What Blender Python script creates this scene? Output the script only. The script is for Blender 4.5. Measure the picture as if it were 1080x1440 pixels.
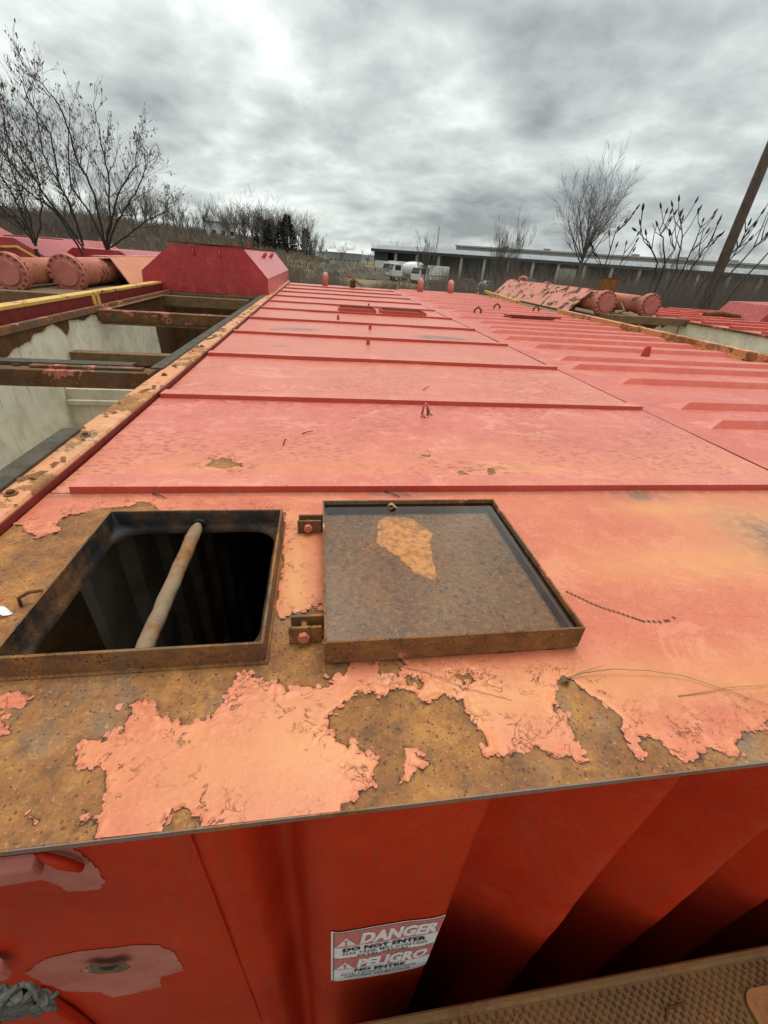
import bpy, math, random
import numpy as np
from mathutils import Vector, Matrix
R_ = math.radians
random.seed(7)
for o in list(bpy.data.objects): bpy.data.objects.remove(o)
scn = bpy.context.scene
col = scn.collection

# ---------------------------------------------------------------- camera
CAMZ = 0.6
FPX = 585.04; PITCH = 0.540744; YAW = 0.170977; ROLL = 0.0762961
cp, sp = math.cos(PITCH), math.sin(PITCH)
F = Vector((math.sin(YAW)*cp, math.cos(YAW)*cp, -sp))
R0 = Vector((math.cos(YAW), -math.sin(YAW), 0)); U0 = R0.cross(F)
RV = R0*math.cos(ROLL)+U0*math.sin(ROLL); UV = -R0*math.sin(ROLL)+U0*math.cos(ROLL)
cd = bpy.data.cameras.new('camera'); cam = bpy.data.objects.new('camera', cd); col.objects.link(cam)
m = Matrix((RV, UV, -F)).transposed().to_4x4(); m.translation = (0, 0, CAMZ); cam.matrix_world = m
cd.sensor_fit = 'VERTICAL'; cd.sensor_height = 36; cd.sensor_width = 27; cd.lens = 36*FPX/1440
cd.clip_start = 0.02; cd.clip_end = 6000
scn.camera = cam
scn.render.resolution_x = 768; scn.render.resolution_y = 1024

# ---------------------------------------------------------------- world: overcast sky
SUN_EL, SUN_ROT = R_(74), R_(25)
w = bpy.data.worlds.new('World'); scn.world = w; w.use_nodes = True
nt = w.node_tree; nt.nodes.clear()
def wn(t, **k):
    n = nt.nodes.new(t)
    for a, b in k.items(): setattr(n, a, b)
    return n
def wmath(op, a, b=None, c=None):
    n = wn('ShaderNodeMath', operation=op)
    for i, v in enumerate((a, b, c)):
        if v is None: continue
        if hasattr(v, 'is_linked'): nt.links.new(v, n.inputs[i])
        else: n.inputs[i].default_value = v
    return n.outputs[0]
sky = wn('ShaderNodeTexSky', sky_type='NISHITA'); sky.sun_disc = False
sky.sun_elevation = SUN_EL; sky.sun_rotation = SUN_ROT
tc = wn('ShaderNodeTexCoord'); sx = wn('ShaderNodeSeparateXYZ'); nt.links.new(tc.outputs['Generated'], sx.inputs[0])
zc = wmath('MAXIMUM', sx.outputs[2], 0.0); zz = wmath('ADD', zc, 0.26)
cb = wn('ShaderNodeCombineXYZ')
nt.links.new(wmath('DIVIDE', sx.outputs[0], zz), cb.inputs[0]); nt.links.new(wmath('DIVIDE', sx.outputs[1], zz), cb.inputs[1])
def wnoise(scale, det, rough, dist, off=(0, 0, 0)):
    mp = wn('ShaderNodeMapping'); nt.links.new(cb.outputs[0], mp.inputs[0]); mp.inputs['Location'].default_value = off
    mp.inputs['Rotation'].default_value = (0, 0, R_(20)); mp.inputs['Scale'].default_value = (1.0, 1.0, 1)
    n = wn('ShaderNodeTexNoise'); nt.links.new(mp.outputs[0], n.inputs['Vector'])
    n.inputs['Scale'].default_value = scale; n.inputs['Detail'].default_value = det
    n.inputs['Roughness'].default_value = rough; n.inputs['Distortion'].default_value = dist
    return n.outputs['Fac']
big = wnoise(0.75, 2, 0.5, 0.4, (3.1, 1.7, 0)); med = wnoise(1.7, 6, 0.52, 0.3, (7.7, 2.2, 0)); sml = wnoise(4.6, 8, 0.62, 0.25, (1.3, 9.2, 0))
bil = wmath('SUBTRACT', 1.0, wmath('ABSOLUTE', wmath('MULTIPLY', wmath('SUBTRACT', wnoise(2.7, 5, 0.5, 0.1, (4.4, 0.7, 0)), 0.5), 4.0)))   # rounded billows
mixv = wmath('ADD', wmath('ADD', wmath('MULTIPLY', big, 0.36), wmath('MULTIPLY', med, 0.42)), wmath('ADD', wmath('MULTIPLY', sml, 0.16), wmath('MULTIPLY', bil, 0.085)))
cr = wn('ShaderNodeValToRGB'); nt.links.new(mixv, cr.inputs[0])
e = cr.color_ramp.elements
e[0].position = 0.40; e[0].color = (0.20, 0.220, 0.222, 1)
e[1].position = 0.655; e[1].color = (0.70, 0.74, 0.71, 1)
for ps, c in ((0.465, (0.295, 0.32, 0.318)), (0.52, (0.385, 0.415, 0.405)), (0.575, (0.49, 0.525, 0.505))):
    x = cr.color_ramp.elements.new(ps); x.color = (*c, 1)
# a brighter, paler band low over the horizon, brighter cloud overhead (overcast gradient)
hz = wmath('POWER', wmath('SUBTRACT', 1.0, wmath('MINIMUM', wmath('MULTIPLY', zc, 4.5), 1.0)), 2.0)
grad = wmath('ADD', wmath('MULTIPLY', wmath('POWER', zc, 1.6), 1.35), 1.0)
gain = wmath('MULTIPLY', wmath('ADD', grad, wmath('MULTIPLY', hz, 0.30)), 9.6)
vm = wn('ShaderNodeVectorMath', operation='SCALE'); nt.links.new(cr.outputs[0], vm.inputs[0]); nt.links.new(gain, vm.inputs['Scale'])
mx = wn('ShaderNodeMix', data_type='RGBA'); mx.inputs[0].default_value = 0.95
nt.links.new(sky.outputs[0], mx.inputs[6]); nt.links.new(vm.outputs[0], mx.inputs[7])
bg = wn('ShaderNodeBackground'); bg.inputs['Strength'].default_value = 0.12
nt.links.new(mx.outputs[2], bg.inputs[0]); ow = wn('ShaderNodeOutputWorld'); nt.links.new(bg.outputs[0], ow.inputs[0])

sd = bpy.data.lights.new('sun', 'SUN'); sd.energy = 1.5; sd.angle = R_(28); sd.color = (1, 0.97, 0.93)
so = bpy.data.objects.new('sun', sd); col.objects.link(so)
sdir = Vector((math.sin(SUN_ROT)*math.cos(SUN_EL), math.cos(SUN_ROT)*math.cos(SUN_EL), math.sin(SUN_EL)))
so.rotation_euler = sdir.to_track_quat('Z', 'Y').to_euler(); so.location = (0, 0, 50)
scn.view_settings.view_transform = 'Standard'; scn.view_settings.look = 'None'
scn.view_settings.gamma = 1; scn.view_settings.use_curve_mapping = False
scn.view_settings.exposure = 0.22

# ---------------------------------------------------------------- helpers
def ray(px, py): return F*FPX + RV*(px-540) - UV*(py-720)
def on_z(px, py, z=0.0):
    d = ray(px, py); t = (z-CAMZ)/d.z; return Vector((d.x*t, d.y*t, z))
def on_y(px, py, Y):
    d = ray(px, py); t = Y/d.y; return Vector((d.x*t, Y, CAMZ+d.z*t))
def on_x(px, py, X):
    d = ray(px, py); t = X/d.x; return Vector((X, d.y*t, CAMZ+d.z*t))

# numpy value noise / fbm
_rng = np.random.RandomState(11); _T = _rng.rand(256, 256)
def vn(x, y):
    xi = np.floor(x).astype(int); yi = np.floor(y).astype(int); fx = x-xi; fy = y-yi
    fx = fx*fx*(3-2*fx); fy = fy*fy*(3-2*fy)
    a = _T[xi & 255, yi & 255]; b = _T[(xi+1) & 255, yi & 255]; c = _T[xi & 255, (yi+1) & 255]; d = _T[(xi+1) & 255, (yi+1) & 255]
    return (a*(1-fx)+b*fx)*(1-fy)+(c*(1-fx)+d*fx)*fy
def fbm(x, y, o=4):
    s = 0; a = .5
    for k in range(o): s = s+a*vn(x*2**k+k*17.3, y*2**k+k*9.1); a *= .5
    return s/(1-.5**o)

def new_obj(name, me, parent=None, kind=None):
    o = bpy.data.objects.new(name, me); col.objects.link(o)
    if parent is not None: o.parent = parent
    if kind: o['kind'] = kind
    return o
def tag(o, label, cat, group=None):
    o['label'] = label; o['category'] = cat
    if group: o['group'] = group
    return o
def thing(name, label, cat, loc=(0, 0, 0), group=None):
    o = bpy.data.objects.new(name, None); col.objects.link(o); o.location = loc; o.empty_display_size = .2
    return tag(o, label, cat, group)

class MB:
    def __init__(s, off=(0, 0, 0)): s.v = []; s.f = []; s.off = Vector(off)
    def add(s, vs, fs):
        n = len(s.v); s.v += [tuple(Vector(v)-s.off) for v in vs]; s.f += [tuple(i+n for i in f) for f in fs]; return s
    def box(s, x0, x1, y0, y1, z0, z1):
        return s.add([(x0, y0, z0), (x1, y0, z0), (x1, y1, z0), (x0, y1, z0), (x0, y0, z1), (x1, y0, z1), (x1, y1, z1), (x0, y1, z1)],
              [(3, 2, 1, 0), (4, 5, 6, 7), (0, 1, 5, 4), (1, 2, 6, 5), (2, 3, 7, 6), (3, 0, 4, 7)])
    def tube(s, pts, rad, n=8, cap=True):
        pts = [Vector(p) for p in pts]; k = len(pts)
        if not hasattr(rad, '__len__'): rad = [rad]*k
        vs = []; fs = []; prev = None
        for i, p in enumerate(pts):
            d = (pts[min(i+1, k-1)]-pts[max(i-1, 0)]).normalized()
            if prev is None: a = d.orthogonal().normalized()
            else: a = (prev-d*prev.dot(d)).normalized()
            prev = a; b = d.cross(a)
            for j in range(n):
                t = 2*math.pi*j/n; vs.append(p+(a*math.cos(t)+b*math.sin(t))*rad[i])
        for i in range(k-1):
            for j in range(n):
                q = (j+1) % n; fs.append((i*n+j, i*n+q, (i+1)*n+q, (i+1)*n+j))
        if cap: fs.append(tuple(range(n-1, -1, -1))); fs.append(tuple((k-1)*n+j for j in range(n)))
        return s.add(vs, fs)
    def prism(s, poly, a, b, axis='y'):
        # poly in the plane across the axis; closed solid between a and b
        n = len(poly)
        mk = {'y': lambda p, t: (p[0], t, p[1]), 'x': lambda p, t: (t, p[0], p[1]), 'z': lambda p, t: (p[0], p[1], t)}[axis]
        vs = [mk(p, a) for p in poly]+[mk(p, b) for p in poly]
        fs = [tuple(range(n)), tuple(range(2*n-1, n-1, -1))]+[(i, (i+1) % n, n+(i+1) % n, n+i) for i in range(n)]
        return s.add(vs, fs)
    def build(s, name, mat, parent=None, kind=None, bevel=0, smooth=False, solid=0, recalc=True):
        me = bpy.data.meshes.new(name); me.from_pydata(s.v, [], s.f); me.update()
        import bmesh
        if recalc and len(s.f) < 60000:
            b = bmesh.new(); b.from_mesh(me); bmesh.ops.recalc_face_normals(b, faces=b.faces); b.to_mesh(me); b.free()
        me.materials.append(mat)
        if smooth: me.polygons.foreach_set('use_smooth', [True]*len(me.polygons))
        o = new_obj(name, me, parent, kind)
        if solid:
            q = o.modifiers.new('solid', 'SOLIDIFY'); q.thickness = solid; q.offset = -1
        if bevel:
            q = o.modifiers.new('bevel', 'BEVEL'); q.width = bevel; q.segments = 2; q.limit_method = 'ANGLE'; q.harden_normals = False
        return o
def bx(name, mat, parent, *a, bevel=0, off=(0, 0, 0), kind=None): return MB(off).box(*a).build(name, mat, parent, bevel=bevel, kind=kind)

def slab4(q, th, name, mat, parent=None, bevel=0):
    q = [Vector(v) for v in q]; n = (q[1]-q[0]).cross(q[2]-q[0]).normalized()*th
    return MB().add([*q, *[v-n for v in q]], [(0, 1, 2, 3), (7, 6, 5, 4), (0, 4, 5, 1), (1, 5, 6, 2), (2, 6, 7, 3), (3, 7, 4, 0)]).build(name, mat, parent, bevel=bevel)
# ---------------------------------------------------------------- materials
class NT:
    def __init__(s, name):
        s.m = bpy.data.materials.new(name); s.m.use_nodes = True; s.t = s.m.node_tree; s.t.nodes.clear()
        s.out = s.t.nodes.new('ShaderNodeOutputMaterial'); s.co = s.t.nodes.new('ShaderNodeTexCoord').outputs['Object']
    def n(s, t, **k):
        x = s.t.nodes.new(t)
        for a, b in k.items(): setattr(x, a, b)
        return x
    def put(s, sock, v):
        if hasattr(v, 'is_linked'): s.t.links.new(v, sock)
        elif isinstance(v, tuple) and len(v) == 3 and sock.type == 'RGBA': sock.default_value = (*v, 1)
        else: sock.default_value = v
    def math(s, op, a, b=None, c=None, clamp=False):
        x = s.n('ShaderNodeMath', operation=op, use_clamp=clamp)
        for i, v in enumerate((a, b, c)):
            if v is not None: s.put(x.inputs[i], v)
        return x.outputs[0]
    def noise(s, scale, det=5, rough=.6, dist=0, stretch=(1, 1, 1), off=(0, 0, 0)):
        mp = s.n('ShaderNodeMapping'); s.put(mp.inputs[0], s.co); mp.inputs['Scale'].default_value = stretch; mp.inputs['Location'].default_value = off
        x = s.n('ShaderNodeTexNoise'); s.put(x.inputs['Vector'], mp.outputs[0]); x.inputs['Scale'].default_value = scale
        x.inputs['Detail'].default_value = det; x.inputs['Roughness'].default_value = rough; x.inputs['Distortion'].default_value = dist
        return x.outputs['Fac']
    def voro(s, scale, rand=1, stretch=(1, 1, 1), feat='F1'):
        mp = s.n('ShaderNodeMapping'); s.put(mp.inputs[0], s.co); mp.inputs['Scale'].default_value = stretch
        x = s.n('ShaderNodeTexVoronoi', feature=feat); s.put(x.inputs['Vector'], mp.outputs[0]); x.inputs['Scale'].default_value = scale
        x.inputs['Randomness'].default_value = rand
        return x.outputs['Distance']
    def step(s, v, a, b):   # smooth ramp 0..1 from a to b
        x = s.n('ShaderNodeMapRange', interpolation_type='SMOOTHSTEP'); s.put(x.inputs[0], v)
        x.inputs[1].default_value = a; x.inputs[2].default_value = b; return x.outputs[0]
    def mix(s, f, a, b, mode='MIX'):
        x = s.n('ShaderNodeMix', data_type='RGBA', blend_type=mode); s.put(x.inputs[0], f); s.put(x.inputs[6], a); s.put(x.inputs[7], b); return x.outputs[2]
    def attr(s, name): return s.n('ShaderNodeAttribute', attribute_name=name).outputs['Fac']
    def bump(s, h, strength, dist, prev=None):
        x = s.n('ShaderNodeBump'); s.put(x.inputs['Height'], h); x.inputs['Strength'].default_value = strength; x.inputs['Distance'].default_value = dist
        if prev is not None: s.put(x.inputs['Normal'], prev)
        return x.outputs[0]
    def bsdf(s, colr, rough=.6, nrm=None, metal=0, spec=.5):
        b = s.n('ShaderNodeBsdfPrincipled'); s.put(b.inputs['Base Color'], colr); s.put(b.inputs['Roughness'], rough)
        s.put(b.inputs['Metallic'], metal); s.put(b.inputs['Specular IOR Level'], spec)
        if nrm is not None: s.put(b.inputs['Normal'], nrm)
        s.t.links.new(b.outputs[0], s.out.inputs[0]); return b

def rust_color(t, k=1.0):
    a = t.noise(9, 8, .7); b = t.noise(55, 6, .7); c = t.noise(3.2, 4, .55, off=(4, 2, 1))
    base = t.mix(t.step(a, .35, .68), (.17*k, .072*k, .026*k), (.44*k, .195*k, .050*k))
    base = t.mix(t.step(b, .42, .72), base, (.30*k, .105*k, .032*k))
    base = t.mix(t.math('MULTIPLY', t.step(c, .54, .66), .75), base, (.20*k, .155*k, .105*k))
    base = t.mix(t.math('MULTIPLY', t.step(t.noise(160, 3, .7), .58, .68), .6), base, (.50*k, .27*k, .09*k))
    v = t.math('ADD', t.voro(125, 1), t.math('MULTIPLY', t.noise(60, 4, .7, off=(9, 9, 9)), 1.1))
    pit = t.math('SUBTRACT', 1.0, t.step(v, .60, .76))
    gr = t.noise(230, 5, .8, off=(2, 8, 4)); base = t.mix(t.math('MULTIPLY', t.step(gr, .50, .70), .65), base, (.075*k, .034*k, .018*k))
    base = t.mix(t.math('MULTIPLY', t.step(t.noise(21, 7, .75, off=(7, 1, 1)), .50, .66), .7), base, (.115*k, .060*k, .034*k))
    base = t.mix(t.math('MULTIPLY', pit, .8), base, (.10*k, .042*k, .022*k))
    h = t.math('SUBTRACT', t.math('ADD', t.math('MULTIPLY', b, .5), t.math('MULTIPLY', t.noise(170, 3, .7), .4)), t.math('MULTIPLY', pit, .8))
    return base, h

def paint_mat(name, c1, c2, rough=.45, wear=.5, speck=1.0, rusty=None, peel=False, spots=False, bumpk=1.0, streak=False, fade=(.80, .36, .25), k=1.0, spec=.45):
    """weathered paint over rusty steel; peel reads the vertex attributes 'peel', 'stain', 'dirt'"""
    t = NT(name)
    a = t.noise(2.3, 6, .6, .3); b = t.noise(14, 6, .65); c = t.noise(120, 4, .65)
    pc = t.mix(t.step(a, .33, .68), c1, c2)
    pc = t.mix(t.math('MULTIPLY', t.step(b, .42, .75), wear), pc, fade)
    pc = t.mix(t.math('MULTIPLY', t.step(c, .46, .70), .38), pc, tuple(x*.55 for x in c1))
    pc = t.mix(t.math('MULTIPLY', t.step(t.noise(240, 3, .7, off=(3, 1, 2)), .52, .68), .30*min(1, wear*2.2)), pc, tuple(min(1, x*1.25) for x in fade))
    blot = t.math('MULTIPLY', t.step(t.noise(5.2, 8, .72, .6, off=(8, 3, 3)), .53, .64), .42*min(1, wear*2)); pc = t.mix(blot, pc, tuple(x*.74 for x in c1))
    pc = t.mix(t.math('MULTIPLY', t.step(t.noise(3.1, 9, .78, .8, (1, 1.6, 1), (2, 9, 3)), .54, .60), .55*min(1, wear*2)), pc, fade)
    pc = t.mix(t.math('MULTIPLY', t.step(t.noise(38, 6, .8, 0, (1, 1.8, 1), (5, 5, 3)), .54, .64), .45*min(1, wear*2)), pc, tuple(x*.62 for x in c1))
    if peel:
        st = t.attr('stain'); stn = t.math('MULTIPLY', st, t.math('ADD', .35, t.noise(7, 7, .65, off=(3, 3, 3))), clamp=True)
        pc = t.mix(stn, pc, (.66, .30, .10))
    if spots:
        v = t.math('ADD', t.voro(26, 1, (1, 2.2, 1)), t.math('MULTIPLY', t.noise(45, 5, .6), .75))
        sm = t.math('MULTIPLY', t.step(v, .84, .60), t.step(t.noise(1.9, 3, .5, off=(0, 5, 0)), .43, .56))
        pc = t.mix(t.math('MULTIPLY', sm, .8), pc, tuple(x*.74 for x in c1))
    # dark specks and yellow seeps
    sv = t.voro(16, 1); sp_ = t.math('MULTIPLY', t.step(sv, .075, .035), t.step(t.noise(8, 2, .5, off=(1, 7, 1)), .50, .58))
    pc = t.mix(t.math('MULTIPLY', sp_, .85*speck), pc, (.12, .05, .03))
    s2 = t.math('MULTIPLY', t.step(t.math('ADD', t.voro(5.5, 1), t.math('MULTIPLY', t.noise(28, 5, .7), .3)), .27, .20), t.step(t.noise(70, 4, .7), .45, .6))
    pc = t.mix(t.math('MULTIPLY', s2, .7*speck), pc, (.36, .19, .055))
    if streak:
        s = t.noise(6, 6, .6, 0, (9, 9, .6)); pc = t.mix(t.math('MULTIPLY', t.step(s, .53, .72), float(streak)*.5), pc, (.20, .07, .035))
    h = t.math('ADD', t.math('MULTIPLY', b, .5), t.math('MULTIPLY', c, .25)); rg = t.math('ADD', rough, t.math('MULTIPLY', t.math('SUBTRACT', b, .5), .35))
    if peel or rusty is not None:
        rc, rh = rust_color(t, k)
        if peel:
            sdv = t.math('ADD', t.attr('peel'), t.math('MULTIPLY', t.math('SUBTRACT', t.noise(150, 5, .7), .5), .005))
            # paint just inside an edge is dull, lifted and orange
            edge = t.step(sdv, .035, .0); pc = t.mix(t.math('MULTIPLY', edge, t.math('MULTIPLY', t.step(b, .35, .65), .55)), pc, (.74, .25, .10))
            dk = t.attr('dirt'); pc = t.mix(t.math('MULTIPLY', dk, t.step(t.noise(22, 7, .75, off=(2, 2, 5)), .28, .62)), pc, (.16, .105, .075))
            # crackle in the lifting paint, flaked chips, shadow line painted into the rust colour where the film has let go
            band = t.math('MULTIPLY', t.step(sdv, .075, .012), t.step(t.noise(11, 4, .6, off=(6, 6, 6)), .42, .60))
            def ridge(sc, off, w): return t.step(t.math('ABSOLUTE', t.math('SUBTRACT', t.noise(sc, 6, .62, 1.1, off=off), .5)), w, w*.35)
            crk = t.math('MAXIMUM', t.math('MULTIPLY', ridge(17, (6, 1, 6), .011), t.step(t.noise(26, 3, .6, off=(8, 1, 0)), .48, .58)), t.math('MULTIPLY', ridge(38, (3, 4, 1), .020), t.step(t.noise(19, 3, .6, off=(8, 6, 0)), .52, .60)))
            crk = t.math('MULTIPLY', crk, band)
            pc = t.mix(t.math('MULTIPLY', crk, .8), pc, (.17, .055, .03))
            chip = t.math('MULTIPLY', t.step(t.noise(48, 6, .75, off=(5, 5, 0)), .635, .65), t.step(sdv, .06, .01)); chip = t.math('MAXIMUM', chip, t.step(t.noise(36, 6, .8, off=(1, 5, 9)), .715, .725))
            pc = t.mix(chip, pc, (.25, .12, .045)); h = t.math('SUBTRACT', h, t.math('MULTIPLY', t.math('MAXIMUM', crk, chip), 1.2))
            mk = t.step(sdv, -.0006, .0006)
            rim = t.math('MULTIPLY', t.step(sdv, .0022, .0005), mk); pc = t.mix(t.math('MULTIPLY', rim, .35), pc, (.30, .10, .05))
            rc = t.mix(t.math('MULTIPLY', t.step(sdv, -.0028, -.0004), t.step(t.noise(24, 3, .6, off=(4, 4, 4)), .40, .52)), rc, (.018, .010, .008))  # shadow under the film edge, painted as a broken near-black line
            rc = t.mix(t.math('MULTIPLY', t.step(sdv, -.0085, -.0005), t.math('MULTIPLY', .75, t.step(t.noise(32, 4, .7), .42, .62))), rc, (.05, .026, .016))  # wider band: dark crevice rust that doubles as painted edge shade
        else:
            z = t.math('ADD', t.math('MULTIPLY', t.noise(4.2, 9, .72, .4, off=(5, 1, 2)), .8), t.math('MULTIPLY', t.noise(30, 6, .7), .2))
            mk = t.step(z, rusty, rusty+.012); mk = t.math('SUBTRACT', 1.0, mk)
        h2 = t.mix(mk, rh, h); nrm = t.bump(h2, .8*bumpk, .0022)
        nrm = t.bump(mk, .6, .0015, nrm)
        t.bsdf(t.mix(mk, rc, pc), t.math('ADD', t.math('MULTIPLY', mk, t.math('SUBTRACT', rg, .82)), .82), nrm, spec=.4)
    else:
        t.bsdf(pc, rg, t.bump(h, .7*bumpk, .0015), spec=spec)
    return t.m

def rust_mat(name, k=1.0, grime=None, rough=.85):
    t = NT(name); c, h = rust_color(t, k)
    if grime:
        c = t.mix(t.step(t.noise(7, 7, .7, off=(1, 4, 2)), .36, .62), c, grime)
    t.bsdf(c, rough, t.bump(h, .7, .002), spec=.3); return t.m
def flat_mat(name, c, rough=.7, var=.25, sc=8, c2=None, spec=.4, bump=.4, metal=0):
    t = NT(name); a = t.noise(sc, 7, .65)
    cc = t.mix(t.step(a, .3, .72), c, c2 or tuple(x*(1-var) for x in c))
    t.bsdf(cc, rough, t.bump(t.noise(sc*9, 4, .7), bump, .002), spec=spec, metal=metal); return t.m
def white_wall_mat(name):
    t = NT(name)
    c = t.mix(t.step(t.noise(5, 7, .6), .35, .7), (.82, .76, .60), (.62, .57, .43))
    s = t.noise(7, 7, .65, 0, (6, 6, .5)); c = t.mix(t.math('MULTIPLY', t.step(s, .56, .72), .55), c, (.30, .21, .12))
    s = t.noise(11, 6, .6, 0, (5, 5, .35), (3, 3, 3)); c = t.mix(t.math('MULTIPLY', t.step(s, .60, .70), .6), c, (.20, .13, .07))
    sv = t.voro(9, 1); c = t.mix(t.math('MULTIPLY', t.step(sv, .10, .05), .8), c, (.25, .12, .05))
    rc, rh = rust_color(t, .42)
    sdv = t.math('ADD', t.attr('peel'), t.math('MULTIPLY', t.math('SUBTRACT', t.noise(40, 6, .7), .5), .03))
    mk = t.step(sdv, -.002, .002); ed = t.step(sdv, .03, 0.); c = t.mix(t.math('MULTIPLY', ed, .6), c, (.40, .24, .10))
    t.bsdf(t.mix(mk, rc, c), .7, t.bump(mk, .6, .004), spec=.3); return t.m

M = {}
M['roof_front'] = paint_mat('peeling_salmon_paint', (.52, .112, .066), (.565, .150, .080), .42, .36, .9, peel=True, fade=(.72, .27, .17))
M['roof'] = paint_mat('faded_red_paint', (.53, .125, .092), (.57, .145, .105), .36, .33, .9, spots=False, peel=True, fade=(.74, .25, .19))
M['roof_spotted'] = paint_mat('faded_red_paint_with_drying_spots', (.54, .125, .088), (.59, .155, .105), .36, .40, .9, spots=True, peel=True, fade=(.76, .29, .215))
M['flake'] = paint_mat('loose_paint_flake', (.55, .16, .082), (.60, .20, .10), .5, .4, .6, fade=(.70, .27, .17))
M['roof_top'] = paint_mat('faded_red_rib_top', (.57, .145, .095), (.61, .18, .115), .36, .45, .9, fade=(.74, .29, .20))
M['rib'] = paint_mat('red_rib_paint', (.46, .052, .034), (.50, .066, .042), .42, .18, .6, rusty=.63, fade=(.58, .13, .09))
M['roof_b'] = paint_mat('red_roof_paint', (.52, .10, .066), (.57, .135, .088), .40, .42, .8, rusty=.665, fade=(.72, .24, .17))
M['roof_brib'] = paint_mat('red_b_rib_paint', (.50, .078, .048), (.54, .10, .062), .40, .25, .8, rusty=.645, fade=(.66, .19, .13))
M['roof_far'] = paint_mat('red_far_roof_paint', (.50, .075, .05), (.56, .11, .075), .42, .25, .8, rusty=.64)
M['wall'] = paint_mat('deep_red_wall_paint', (.52, .034, .008), (.44, .026, .007), .52, .13, .5, streak=.5, fade=(.55, .09, .05), bumpk=.8, spec=.16)
M['primer'] = flat_mat('pink_primer', (.50, .17, .135), .6, .2, 12, (.40, .11, .085))
M['rim'] = paint_mat('orange_scaling_rim', (.62, .24, .11), (.56, .27, .12), .6, .5, .9, rusty=.52, fade=(.72, .38, .21), bumpk=2.2, k=1.15)
M['rimside'] = flat_mat('dark_red_rim_side', (.20, .022, .014), .5, .4, 12)
M['strip'] = flat_mat('weathered_dark_seal', (.095, .078, .052), .9, .4, 18, (.045, .038, .026), bump=1)
M['beam'] = paint_mat('worn_pink_beam', (.50, .12, .085), (.42, .085, .06), .6, .5, .6, rusty=.43, k=.5, bumpk=1.6)
M['beam_brown'] = flat_mat('brown_beam', (.115, .068, .030), .75, .5, 14, (.20, .115, .045))
M['rust'] = rust_mat('rust', .8); M['edge_steel'] = rust_mat('worn_plate_edge', .9, (.20, .15, .13), .6); M['rust_dark'] = rust_mat('dark_rust', .42); M['rust_pan'] = rust_mat('rusty_pan_floor', .62)
M['tar'] = rust_mat('tarry_black_steel', .5, (.012, .011, .011), .55)
M['rim_edge'] = paint_mat('chipped_edge_paint', (.50, .15, .10), (.40, .14, .09), .6, .4, .6, rusty=.42, k=.7, bumpk=1.4)
M['bar'] = rust_mat('scaly_bar', .8, (.25, .18, .115))
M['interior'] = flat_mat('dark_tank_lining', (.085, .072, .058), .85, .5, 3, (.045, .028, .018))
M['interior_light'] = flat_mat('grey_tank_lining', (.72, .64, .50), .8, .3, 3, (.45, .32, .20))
M['white_wall'] = white_wall_mat('white_tank_lining')
M['white'] = flat_mat('grimy_white', (.68, .63, .48), .7, .3, 4)
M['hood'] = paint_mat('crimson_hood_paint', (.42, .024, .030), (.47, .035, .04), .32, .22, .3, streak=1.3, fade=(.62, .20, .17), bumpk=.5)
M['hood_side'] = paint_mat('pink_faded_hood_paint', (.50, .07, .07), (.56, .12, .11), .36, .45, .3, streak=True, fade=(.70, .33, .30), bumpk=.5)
M['redtank'] = paint_mat('old_red_tank_paint', (.36, .03, .03), (.30, .025, .025), .45, .2, .4, streak=True)
M['yellow'] = paint_mat('chipped_yellow_paint', (.70, .42, .085), (.60, .34, .07), .55, .3, .6, rusty=.56, k=.5, fade=(.72, .52, .25))
M['pipe'] = paint_mat('salmon_pipe_paint', (.50, .15, .08), (.44, .115, .065), .55, .4, .9, rusty=.555, k=.42, streak=True, fade=(.68, .30, .20), bumpk=1.4)
M['pipe_cap'] = paint_mat('pink_cap_paint', (.46, .12, .09), (.52, .16, .12), .5, .4, .8, rusty=.62, k=.45, fade=(.66, .30, .24))
M['cover'] = paint_mat('peeling_cover_paint', (.58, .20, .13), (.60, .24, .17), .55, .4, .8, rusty=.53, k=.3, fade=(.72, .36, .28), bumpk=1.4)
M['cover_orange'] = paint_mat('streaked_orange_cover', (.56, .19, .085), (.60, .23, .11), .55, .4, .5, streak=True, fade=(.66, .32, .2))
M['walk'] = rust_mat('rusty_walkway', .75, (.17, .092, .036))
M['walk_plate'] = rust_mat('rusty_orange_hatch_plate', .75, (.30, .12, .045))
M['black'] = flat_mat('black_print', (.015, .015, .018), .6, .1)
M['signwhite'] = flat_mat('vinyl_white', (.82, .79, .78), .45, .1, 20, bump=.05)
M['signred'] = flat_mat('faded_vinyl_red', (.50, .115, .115), .45, .3, 90, (.62, .24, .23), bump=.05)
M['rope'] = flat_mat('grey_rope', (.13, .13, .11), .95, .5, 60, (.06, .06, .05))
M['bark'] = flat_mat('dark_bark', (.060, .046, .038), .95, .4, 20)
M['bark_grey'] = flat_mat('grey_bark', (.17, .15, .128), .95, .4, 10)
M['bark_far'] = flat_mat('far_bark', (.15, .125, .108), .95, .3, 1)
M['twig'] = flat_mat('brown_twig', (.22, .165, .12), .95, .4, .5, (.15, .125, .10))
M['leaf_dead'] = flat_mat('dead_leaf', (.16, .095, .06), .9, .3, 30)
M['cone'] = flat_mat('sumac_cone', (.065, .022, .018), .95, .3, 30)
M['evergreen'] = flat_mat('evergreen', (.028, .036, .024), .95, .4, 2)
M['pole'] = flat_mat('weathered_pole', (.105, .078, .055), .95, .4, 6, (.06, .045, .035))
M['concrete'] = flat_mat('concrete_block', (.36, .345, .30), .9, .3, 1.5, (.26, .25, .22))
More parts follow.
